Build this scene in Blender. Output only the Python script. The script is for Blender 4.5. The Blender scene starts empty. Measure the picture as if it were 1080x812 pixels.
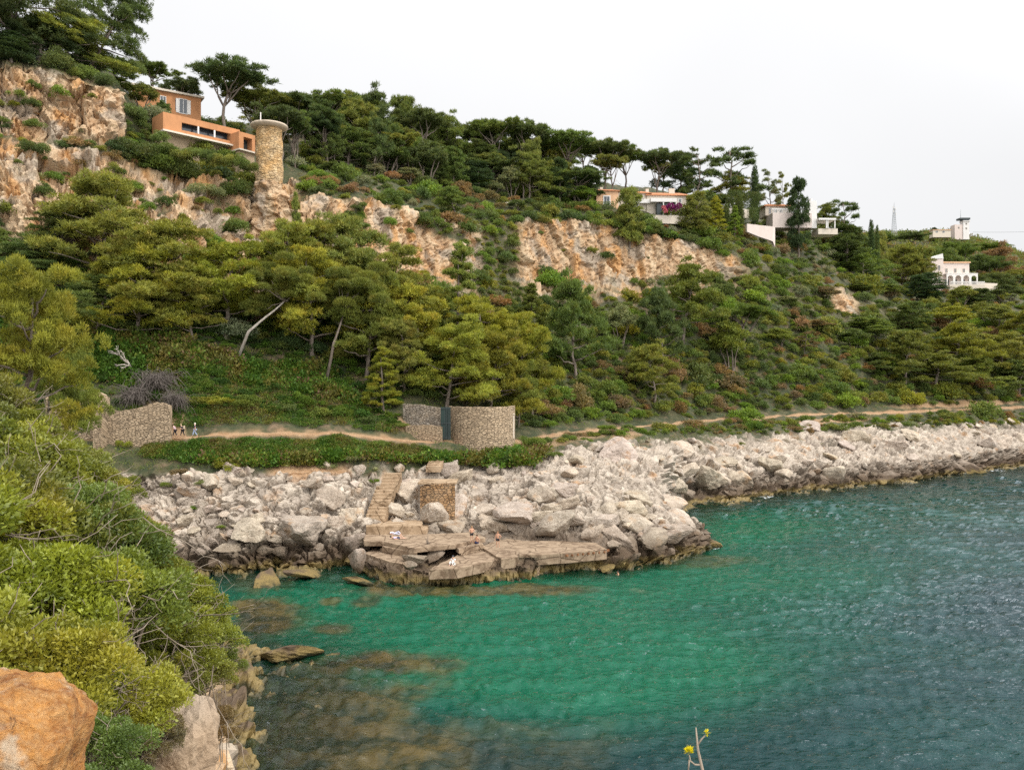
import bpy, bmesh, math, random
import numpy as np
from mathutils import Vector, Matrix
random.seed(7)
rng = np.random.default_rng(11)
SC = bpy.context.scene
COL = SC.collection
F = 850.0; CX = 540.0; CY = 406.0; H = 20.0
R = math.radians

def P(x, y, D):
    """world point seen in direction (x, y) of the photograph at the distance D metres"""
    return Vector(((x-CX)*D/F, D, H+(CY-y)*D/F))

# ------------------------------------------------------------------ noise
_perm = rng.permutation(256)
_g = rng.normal(size=(256, 3)); _g /= np.linalg.norm(_g, axis=1)[:, None]
_r3 = rng.random((256, 3)); _r1 = rng.random(256)
def _h(i, j, k):
    return _perm[(_perm[(_perm[i & 255] + j) & 255] + k) & 255]
def perlin(p):
    p = np.asarray(p, float)
    i = np.floor(p).astype(np.int64); f = p-i
    u = f*f*f*(f*(f*6-15)+10)
    out = 0
    for a in (0, 1):
        for b in (0, 1):
            for c in (0, 1):
                g = _g[_h(i[:, 0]+a, i[:, 1]+b, i[:, 2]+c)]
                d = g[:, 0]*(f[:, 0]-a)+g[:, 1]*(f[:, 1]-b)+g[:, 2]*(f[:, 2]-c)
                w = (u[:, 0] if a else 1-u[:, 0])*(u[:, 1] if b else 1-u[:, 1])*(u[:, 2] if c else 1-u[:, 2])
                out = out+d*w
    return out*1.5
def fbm(p, o=4):
    s = 0; a = 1.0; p = np.asarray(p, float)
    for k in range(o):
        s = s+a*perlin(p+17.3*k); p = p*2.03; a *= .5
    return s
def worley(p, facet=False):
    p = np.asarray(p, float); i = np.floor(p).astype(np.int64)
    n = len(p); f1 = np.full(n, 9.); f2 = np.full(n, 9.); cid = np.zeros(n, int); nv = np.zeros((n, 3))
    for a in (-1, 0, 1):
        for b in (-1, 0, 1):
            for c in (-1, 0, 1):
                h = _h(i[:, 0]+a, i[:, 1]+b, i[:, 2]+c)
                q = np.stack([i[:, 0]+a, i[:, 1]+b, i[:, 2]+c], 1)+_r3[h]
                d = np.sqrt(((q-p)**2).sum(1))
                n1 = d < f1
                f2 = np.where(n1, f1, np.minimum(f2, d)); cid = np.where(n1, h, cid); f1 = np.where(n1, d, f1); nv = np.where(n1[:, None], p-q, nv)
    if facet: return f1, f2, _r1[cid], (nv*_g[cid]).sum(1)
    return f1, f2, _r1[cid]
def sstep(a, b, x):
    t = np.clip((x-a)/(b-a), 0, 1); return t*t*(3-2*t)

# ------------------------------------------------------------------ mesh helpers
def new_mesh(name, V, polys, mats=(), smooth=False, attrs=None, mat_idx=None):
    """polys: list of (n, k) index arrays"""
    me = bpy.data.meshes.new(name)
    V = np.asarray(V, np.float32)
    me.vertices.add(len(V)); me.vertices.foreach_set('co', V.ravel())
    polys = [np.asarray(q, np.int32) for q in polys if len(q)]
    tot = sum(q.size for q in polys); npoly = sum(len(q) for q in polys)
    me.loops.add(tot); me.loops.foreach_set('vertex_index', np.concatenate([q.ravel() for q in polys]))
    me.polygons.add(npoly)
    ls = []; off = 0
    for q in polys:
        ls.append(off+np.arange(len(q))*q.shape[1]); off += q.size
    me.polygons.foreach_set('loop_start', np.concatenate(ls).astype(np.int32))
    me.polygons.foreach_set('use_smooth', np.full(npoly, bool(smooth)))
    for m in mats: me.materials.append(m)
    if mat_idx is not None: me.polygons.foreach_set('material_index', np.asarray(mat_idx, np.int32))
    if attrs:
        for k, v in attrs.items():
            v = np.asarray(v, np.float32)
            if v.ndim == 1:
                a = me.attributes.new(k, 'FLOAT', 'POINT'); a.data.foreach_set('value', v)
            else:
                a = me.attributes.new(k, 'FLOAT_COLOR', 'POINT')
                if v.shape[1] == 3: v = np.hstack([v, np.ones((len(v), 1), np.float32)])
                a.data.foreach_set('color', v.ravel())
    me.update(calc_edges=True); me.validate()
    return me
def link(name, me, parent=None, loc=None):
    o = bpy.data.objects.new(name, me); COL.objects.link(o)
    if parent is not None: o.parent = parent
    if loc is not None: o.location = loc
    return o
def empty(name, loc, rz=0.0):
    o = bpy.data.objects.new(name, None); COL.objects.link(o); o.location = loc; o.rotation_euler = (0, 0, rz)
    o.empty_display_size = .3
    return o
def tag(o, label=None, cat=None, group=None, kind=None):
    if label: o['label'] = label
    if cat: o['category'] = cat
    if group: o['group'] = group
    if kind: o['kind'] = kind
    return o
class MB:
    """collects boxes, prisms and tubes into one mesh"""
    def __init__(s): s.V = []; s.Q = {}; s.n = 0
    def add(s, V, faces):
        for f in faces: s.Q.setdefault(len(f), []).append([i+s.n for i in f])
        s.V += [tuple(v) for v in V]; s.n = len(s.V)
    def box(s, c, size, rz=0.0, M=None):
        x, y, z = size[0]/2, size[1]/2, size[2]/2
        V = [Vector((sx*x, sy*y, sz*z)) for sz in (-1, 1) for sy in (-1, 1) for sx in (-1, 1)]
        m = Matrix.Translation(c) @ Matrix.Rotation(rz, 4, 'Z')
        if M is not None: m = M @ m
        s.add([m @ v for v in V], [(0, 2, 3, 1), (4, 5, 7, 6), (0, 1, 5, 4), (2, 6, 7, 3), (0, 4, 6, 2), (1, 3, 7, 5)])
        return s
    def prism(s, pts, z0, z1):
        """pts counter-clockwise outline"""
        n = len(pts)
        V = [(p[0], p[1], z0 if len(p) < 3 else z0+p[2]) for p in pts]+[(p[0], p[1], z1 if len(p) < 3 else z1+p[2]) for p in pts]
        Fc = [tuple(range(n))[::-1], tuple(range(n, 2*n))]+[(i, (i+1) % n, n+(i+1) % n, n+i) for i in range(n)]
        s.add(V, Fc); return s
    def tube(s, pts, rad, k=7, cap=True):
        pts = [Vector(p) for p in pts]
        if not hasattr(rad, '__len__'): rad = [rad]*len(pts)
        V = []; fr = None
        for i, p in enumerate(pts):
            t = (pts[min(i+1, len(pts)-1)]-pts[max(i-1, 0)]).normalized()
            if fr is None: fr = t.orthogonal().normalized()
            fr = (fr-t*fr.dot(t)).normalized(); b = t.cross(fr)
            for j in range(k):
                a = 2*math.pi*j/k
                V.append(p+(fr*math.cos(a)+b*math.sin(a))*rad[i])
        Fc = [(i*k+j, i*k+(j+1) % k, (i+1)*k+(j+1) % k, (i+1)*k+j) for i in range(len(pts)-1) for j in range(k)]
        if cap: Fc += [tuple(range(k))[::-1], tuple(range((len(pts)-1)*k, len(pts)*k))]
        s.add(V, Fc); return s
    def lathe(s, prof, c=(0, 0, 0), k=24):
        V = []
        for r, z in prof:
            for j in range(k):
                a = 2*math.pi*j/k; V.append((c[0]+r*math.cos(a), c[1]+r*math.sin(a), c[2]+z))
        n = len(prof)
        Fc = [(i*k+j, i*k+(j+1) % k, (i+1)*k+(j+1) % k, (i+1)*k+j) for i in range(n-1) for j in range(k)]
        Fc += [tuple(range(k))[::-1], tuple(range((n-1)*k, n*k))]
        s.add(V, Fc); return s
    def mesh(s, name, mats, smooth=False):
        return new_mesh(name, s.V, [np.array(q) for q in s.Q.values()], mats if isinstance(mats, (list, tuple)) else [mats], smooth)
    def build(s, name, mat, parent=None, smooth=False, bevel=0.0, loc=None):
        o = link(name, s.mesh(name, mat, smooth), parent, loc)
        if bevel:
            m = o.modifiers.new('bevel', 'BEVEL'); m.width = bevel; m.segments = 2; m.limit_method = 'ANGLE'
        return o

# ------------------------------------------------------------------ materials
class NT:
    def __init__(s, name):
        s.m = bpy.data.materials.new(name); s.m.use_nodes = True
        s.t = s.m.node_tree; s.t.nodes.clear(); s.L = s.t.links
    def n(s, typ, **k):
        nd = s.t.nodes.new(typ)
        for a, b in k.items():
            if a.startswith('i_'):
                key = a[2:]
                key = int(key) if key.isdigit() else key.replace('_', ' ')
                nd.inputs[key].default_value = b
            else: setattr(nd, a, b)
        return nd
    def l(s, a, b): s.L.new(a, b)
    def pos(s):
        if not hasattr(s, '_p'): s._p = s.n('ShaderNodeNewGeometry')
        return s._p.outputs['Position']
    def attr(s, name, typ='GEOMETRY'):
        return s.n('ShaderNodeAttribute', attribute_name=name, attribute_type=typ)
    def noise(s, scale, detail=4, rough=.55, vec=None, dist=0.0, stretch=None):
        nd = s.n('ShaderNodeTexNoise', i_Scale=scale, i_Detail=detail, i_Roughness=rough, i_Distortion=dist)
        v = vec if vec is not None else s.pos()
        if stretch:
            mp = s.n('ShaderNodeMapping'); mp.inputs['Scale'].default_value = stretch; s.l(v, mp.inputs[0]); v = mp.outputs[0]
        s.l(v, nd.inputs['Vector']); return nd.outputs['Fac']
    def ramp(s, fac, stops):
        r = s.n('ShaderNodeValToRGB'); e = r.color_ramp.elements
        while len(e) < len(stops): e.new(.5)
        for k, (p, c) in enumerate(stops):
            e[k].position = p; e[k].color = (c[0], c[1], c[2], 1) if hasattr(c, '__len__') else (c, c, c, 1)
        s.l(fac, r.inputs[0]); return r.outputs[0]
    def mix(s, fac, a, b, mode='MIX'):
        m = s.n('ShaderNodeMix', data_type='RGBA', blend_type=mode)
        for sock, v in ((m.inputs[0], fac), (m.inputs[6], a), (m.inputs[7], b)):
            if hasattr(v, 'type') and hasattr(v, 'is_linked'): s.l(v, sock)
            elif hasattr(v, '__len__'): sock.default_value = (v[0], v[1], v[2], 1)
            else: sock.default_value = v
        return m.outputs[2]
    def math(s, op, a, b=None, clamp=False):
        m = s.n('ShaderNodeMath', operation=op); m.use_clamp = clamp
        for k, v in enumerate((a, b)):
            if v is None: continue
            if hasattr(v, 'is_linked'): s.l(v, m.inputs[k])
            else: m.inputs[k].default_value = v
        return m.outputs[0]
    def mr(s, v, a, b, c=0.0, d=1.0):
        m = s.n('ShaderNodeMapRange', i_1=a, i_2=b, i_3=c, i_4=d); s.l(v, m.inputs[0]); return m.outputs[0]
    def bump(s, h, strength=.5, dist=.1, normal=None):
        b = s.n('ShaderNodeBump', i_Strength=strength, i_Distance=dist); s.l(h, b.inputs['Height'])
        if normal is not None: s.l(normal, b.inputs['Normal'])
        return b.outputs[0]
    def out(s, bsdf): 
        o = s.n('ShaderNodeOutputMaterial'); s.l(bsdf, o.inputs[0]); return s.m
    def pbr(s, col, rough=.8, normal=None, spec=.3, **k):
        b = s.n('ShaderNodeBsdfPrincipled')
        if hasattr(col, 'is_linked'): s.l(col, b.inputs['Base Color'])
        else: b.inputs['Base Color'].default_value = (col[0], col[1], col[2], 1)
        if hasattr(rough, 'is_linked'): s.l(rough, b.inputs['Roughness'])
        else: b.inputs['Roughness'].default_value = rough
        b.inputs['Specular IOR Level'].default_value = spec
        if normal is not None: s.l(normal, b.inputs['Normal'])
        return b.outputs[0]

def simple(name, col, rough=.7, var=.15, scale=3.0, bump=0.0, spec=.3):
    t = NT(name)
    n1 = t.noise(scale, 5); n2 = t.noise(max(1.2, scale*.6), 5, .65, stretch=(1, 1, .35))
    c = t.mix(n1, [v*(1-var) for v in col], [min(1, v*(1+var)) for v in col])
    c = t.mix(t.mr(n2, .5, .68, 0, .7), c, [v*(1-1.6*var) for v in col])
    nb = t.bump(n1, .6, bump) if bump else None
    return t.out(t.pbr(c, rough, nb, spec))

def mat_ground():
    t = NT('ground'); a = lambda k: t.attr(k).outputs['Fac']
    rock, cliff, earth = a('rock'), a('cliff'), a('earth')
    sep = t.n('ShaderNodeSeparateXYZ'); t.l(t.pos(), sep.inputs[0]); Z = sep.outputs[2]
    n_big = t.noise(.12, 3, .5); n_mid = t.noise(.7, 5, .6); n_fin = t.noise(4.5, 6, .65)
    # pale limestone of the shore
    lime = t.mix(t.mr(n_mid, .35, .7), (.34, .285, .23), (.60, .53, .44))
    lime = t.mix(t.mr(n_fin, .45, .75, 0, .45), lime, (.72, .67, .60))
    lime = t.mix(t.mr(t.noise(1.7, 4, .6, dist=1.0), .56, .68, 0, .55), lime, (.17, .15, .125))
    lime = t.mix(t.mr(t.noise(.31, 4, .6), .57, .70, 0, .75), lime, (.46, .27, .13))
    tn = a('tone'); lime = t.mix(t.mr(tn, .15, .5, .65, 0), lime, (.24, .20, .165)); lime = t.mix(t.mr(tn, .75, .95, 0, .5), lime, (.74, .66, .56))
    # band washed by the sea: brown, ochre, then weed
    lime = t.mix(1.0, lime, (.79, .76, .725), 'MULTIPLY')
    zz = t.math('ADD', Z, t.math('MULTIPLY', t.math('SUBTRACT', n_mid, .5), 2.2))
    lime = t.mix(t.mr(zz, 4.6, 1.5), lime, (.10, .068, .042))
    lime = t.mix(t.mr(zz, 1.1, .55, 0, .85), lime, (.21, .15, .05))
    lime = t.mix(t.mr(zz, .35, .0), lime, (.05, .045, .02))
    # warm cliff: orange, cream and grey streaks running down
    st = (1, 1, .16)
    s1 = t.noise(.45, 5, .65, stretch=st); s2 = t.noise(1.3, 5, .6, stretch=(1, 1, .35)); s3 = t.noise(.16, 3, .5)
    cl = t.mix(t.mr(s1, .38, .64), (.45, .29, .17), (.62, .49, .35))
    cl = t.mix(t.mr(t.noise(.22, 3, .5, stretch=(1, 1, .5)), .50, .60, 0, .75), cl, (.54, .29, .11))
    cl = t.mix(t.mr(tn, .1, .4, .6, 0), cl, (.34, .27, .21)); cl = t.mix(t.mr(tn, .7, .95, 0, .65), cl, (.66, .55, .43))
    cl = t.mix(t.mr(s3, .52, .60, 0, .75), cl, (.40, .355, .31))
    cl = t.mix(t.mr(t.noise(.9, 5, .7, stretch=(1, 1, .25), dist=.6), .58, .68, 0, .8), cl, (.13, .095, .07))
    cl = t.mix(t.mr(t.noise(1.6, 4, .6), .60, .70, 0, .6), cl, (.08, .085, .04))
    cl = t.mix(1.0, cl, (.82, .78, .70), 'MULTIPLY')
    # soil under the scrub
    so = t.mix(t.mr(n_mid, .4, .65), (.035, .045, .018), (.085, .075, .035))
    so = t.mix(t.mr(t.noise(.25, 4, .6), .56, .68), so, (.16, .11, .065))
    ea = t.mix(t.mr(n_mid, .35, .7), (.27, .15, .07), (.39, .25, .14))
    ea = t.mix(t.mr(n_fin, .5, .75, 0, .6), ea, (.42, .34, .25))
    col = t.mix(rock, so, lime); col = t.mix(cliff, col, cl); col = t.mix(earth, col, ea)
    hb = t.math('ADD', t.math('MULTIPLY', n_fin, .6), t.math('MULTIPLY', t.noise(14, 5, .7), .25))
    hb = t.math('ADD', hb, s2)
    v = t.n('ShaderNodeTexVoronoi', feature='DISTANCE_TO_EDGE', i_Scale=1.1); t.l(t.pos(), v.inputs['Vector'])
    hb = t.math('ADD', hb, t.math('MULTIPLY', t.math('MINIMUM', v.outputs['Distance'], .12), 3.0))
    nb = t.bump(hb, .6, .22)
    wet = t.mr(zz, .9, .2, .88, .45)
    return t.out(t.pbr(col, wet, nb, .35))

def mat_boulder():
    t = NT('limestone'); g = t.n('ShaderNodeTexCoord'); ob = t.n('ShaderNodeObjectInfo')
    sep = t.n('ShaderNodeSeparateXYZ'); t.l(t.pos(), sep.inputs[0]); Z = sep.outputs[2]
    n_mid = t.noise(.9, 5, .6); n_fin = t.noise(5, 6, .65)
    c = t.mix(t.mr(n_mid, .35, .7), (.36, .30, .24), (.64, .56, .465))
    c = t.mix(t.mr(n_fin, .45, .72, 0, .75), c, (.76, .70, .62))
    c = t.mix(t.mr(t.noise(2.1, 4, .6, dist=1.), .56, .68, 0, .5), c, (.19, .165, .14))
    c = t.mix(t.mr(t.noise(.4, 4, .6), .58, .70, 0, .7), c, (.47, .29, .15))
    c = t.mix(.8, c, ob.outputs['Color'], 'MULTIPLY'); c = t.mix(1.0, c, (.79, .76, .725), 'MULTIPLY')
    zz = t.math('ADD', Z, t.math('MULTIPLY', t.math('SUBTRACT', n_mid, .5), 2.2))
    c = t.mix(t.mr(zz, 4.2, 1.4), c, (.10, .068, .042))
    c = t.mix(t.mr(zz, 1.1, .55, 0, .85), c, (.21, .15, .05))
    c = t.mix(t.mr(zz, .35, .0), c, (.05, .045, .02))
    hb = t.math('ADD', n_fin, t.math('MULTIPLY', t.noise(15, 5, .7), .3))
    return t.out(t.pbr(c, .85, t.bump(hb, .8, .22), .3))

def mat_foliage(name, rough=.6, trans=.28, spec=.25, use_attr=False, inst=False):
    t = NT(name); ob = t.n('ShaderNodeObjectInfo')
    v = t.attr('v').outputs['Fac']
    base = t.attr('tint').outputs['Color'] if use_attr else ob.outputs['Color']
    if inst: base = t.attr('tint', 'INSTANCER').outputs['Color']
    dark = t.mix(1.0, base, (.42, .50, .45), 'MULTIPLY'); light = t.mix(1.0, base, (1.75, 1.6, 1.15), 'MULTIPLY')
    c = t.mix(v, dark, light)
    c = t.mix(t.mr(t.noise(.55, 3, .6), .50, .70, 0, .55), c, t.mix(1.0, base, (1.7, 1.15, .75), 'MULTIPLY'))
    if use_attr: br = t.attr('dry').outputs['Fac']; c = t.mix(br, c, (.16, .095, .05))
    p = t.pbr(c, rough, None, spec)
    tr = t.n('ShaderNodeBsdfTranslucent'); t.l(t.mix(1.0, c, (1.25, 1.2, .6), 'MULTIPLY'), tr.inputs[0])
    m = t.n('ShaderNodeMixShader', i_0=trans); t.l(p, m.inputs[1]); t.l(tr.outputs[0], m.inputs[2])
    return t.out(m.outputs[0])

def mat_bark(name, a, b):
    t = NT(name); c = t.mix(t.mr(t.noise(3, 5, .6, stretch=(1, 1, .25)), .35, .68), a, b)
    return t.out(t.pbr(c, .9, t.bump(t.noise(8, 5, .6, stretch=(1, 1, .25)), .7, .05), .2))

def mat_masonry(name, c1, c2, mortar, bw=.55, bh=.28, tint=None):
    """rubble stones of uneven size laid roughly in courses, on a coordinate that runs round the wall"""
    t = NT(name); tc = t.n('ShaderNodeUVMap')
    nz = t.n('ShaderNodeTexNoise', i_Scale=1.1, i_Detail=3); t.l(tc.outputs[0], nz.inputs['Vector'])
    add = t.mix(.18, tc.outputs[0], nz.outputs['Color'], 'ADD')
    mp = t.n('ShaderNodeMapping'); mp.inputs['Scale'].default_value = (1/bw, 1/bh, 1); t.l(add, mp.inputs[0])
    v = t.n('ShaderNodeTexVoronoi', feature='F1', i_Scale=1.0, i_Randomness=.75); t.l(mp.outputs[0], v.inputs['Vector'])
    ve = t.n('ShaderNodeTexVoronoi', feature='DISTANCE_TO_EDGE', i_Scale=1.0, i_Randomness=.75); t.l(mp.outputs[0], ve.inputs['Vector'])
    sx = t.n('ShaderNodeSeparateColor'); t.l(v.outputs['Color'], sx.inputs[0])
    c = t.mix(sx.outputs[0], c1, c2); c = t.mix(t.mr(sx.outputs[1], .75, .95, 0, .7), c, [q*.5 for q in c2]); c = t.mix(t.mr(sx.outputs[2], .8, 1, 0, .6), c, [min(.7, q*1.3) for q in c1])
    e = t.mr(ve.outputs['Distance'], .02, .11); c = t.mix(e, mortar, c)
    c = t.mix(t.mr(t.noise(.8, 5, .65), .45, .7, 0, .45), c, (.42, .31, .20))
    c = t.mix(t.mr(t.noise(1.1, 5, .65), .56, .70, 0, .6), c, (.16, .125, .09))
    if tint: c = t.mix(t.mr(t.noise(.35, 3, .6), .45, .62, 0, .6), c, tint)
    h = t.math('ADD', e, t.math('MULTIPLY', t.noise(6, 4), .6)); h = t.math('ADD', h, t.math('MULTIPLY', sx.outputs[1], .4))
    return t.out(t.pbr(c, .9, t.bump(h, 1, .12), .2))
def uv_box(me, scale=1.0):
    """uv in metres: horizontal run and height, per face"""
    uv = me.uv_layers.new(name='UVMap')
    for p in me.polygons:
        n = p.normal
        for li in p.loop_indices:
            c = me.vertices[me.loops[li].vertex_index].co
            if abs(n.z) > .8: q = (c.x, c.y)
            elif abs(n.x) > abs(n.y): q = (c.y+c.x*.2, c.z)
            else: q = (c.x+c.y*.2, c.z)
            uv.data[li].uv = (q[0]*scale, q[1]*scale)

M = {}
M['ground'] = mat_ground(); M['boulder'] = mat_boulder()
M['fol'] = mat_foliage('foliage'); M['fol_mass'] = mat_foliage('foliage_mixed', use_attr=True)
M['fol_inst'] = mat_foliage('foliage_scrub', inst=True)
M['broad'] = mat_foliage('broad_leaves', rough=.4, trans=.3, spec=.4)
M['bark'] = mat_bark('bark', (.10, .075, .055), (.26, .215, .175)); M['pale_bark'] = mat_bark('pale_bark', (.26, .22, .18), (.48, .43, .37))
M['twig'] = mat_bark('dry_twig', (.15, .115, .08), (.33, .27, .205)); M['grey_twig'] = mat_bark('grey_twig', (.085, .07, .06), (.17, .145, .125))
M['rubble'] = mat_masonry('rubble_wall', (.47, .36, .24), (.36, .265, .17), (.25, .185, .12), .5, .22)
M['rubble_grey'] = mat_masonry('rubble_wall_grey', (.36, .31, .25), (.24, .20, .155), (.19, .155, .12))
M['brick_wall'] = mat_masonry('small_stone_wall', (.40, .24, .12), (.26, .15, .07), (.14, .09, .055), .5, .3)
M['sandstone'] = mat_masonry('sandstone_blocks', (.55, .41, .24), (.46, .31, .15), (.38, .255, .135), .8, .4, (.55, .31, .11))
def mat_concrete(name, a, b, stain):
    t = NT(name); n1 = t.noise(1.1, 6, .65); n2 = t.noise(5, 5, .7); c = t.mix(t.mr(n1, .36, .64), a, b); c = t.mix(t.mr(n2, .5, .72, 0, .5), c, [q*1.25 for q in b])
    c = t.mix(t.mr(t.noise(.55, 5, .7, dist=1.2), .50, .62, 0, .75), c, stain)
    v = t.n('ShaderNodeTexVoronoi', feature='DISTANCE_TO_EDGE', i_Scale=.42); t.l(t.pos(), v.inputs['Vector']); e = t.mr(v.outputs['Distance'], .0, .035)
    c = t.mix(e, stain, c); h = t.math('ADD', t.math('MULTIPLY', e, .6), t.math('ADD', n1, t.math('MULTIPLY', n2, .4)))
    return t.out(t.pbr(c, .88, t.bump(h, .9, .08), .25))
M['concrete'] = mat_concrete('old_concrete', (.22, .155, .10), (.33, .245, .165), (.11, .07, .042))
M['concrete_warm'] = mat_concrete('sandy_concrete', (.29, .20, .12), (.41, .30, .195), (.17, .11, .06))
M['orange'] = simple('orange_render', (.46, .215, .095), .85, .2, .6)
M['peach'] = simple('peach_render', (.68, .42, .25), .85, .1, .6)
M['cream'] = simple('cream_render', (.62, .54, .44), .85, .08, .5)
M['cap'] = simple('weathered_slab', (.56, .46, .35), .85, .25, 1.6, .03)
M['white'] = simple('white_paint', (.69, .66, .62), .7, .05, .6)
M['pinkwhite'] = simple('pale_pink_render', (.64, .54, .48), .85, .08, .5)
M['tile'] = simple('terracotta_tiles', (.46, .20, .095), .85, .3, 3.0, .04)
M['glass'] = simple('dark_window', (.05, .06, .07), .15, .2, 1, spec=.6)
M['purple'] = simple('bougainvillea_petals', (.22, .02, .12), .8, .4, 4.0)
M['steel'] = simple('grey_steel', (.34, .36, .37), .5, .1, 2)
M['darkmetal_shade'] = simple('dark_metal_and_shade', (.05, .06, .06), .5, .2, 2)  # metal of bars and lookout roof, also near-black painted shade on the villas
M['darkgreen'] = simple('dark_green_paint', (.022, .04, .035), .6, .3, 2.5)
M['rust'] = simple('rusty_wood', (.22, .10, .045), .9, .35, 2.0)
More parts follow.
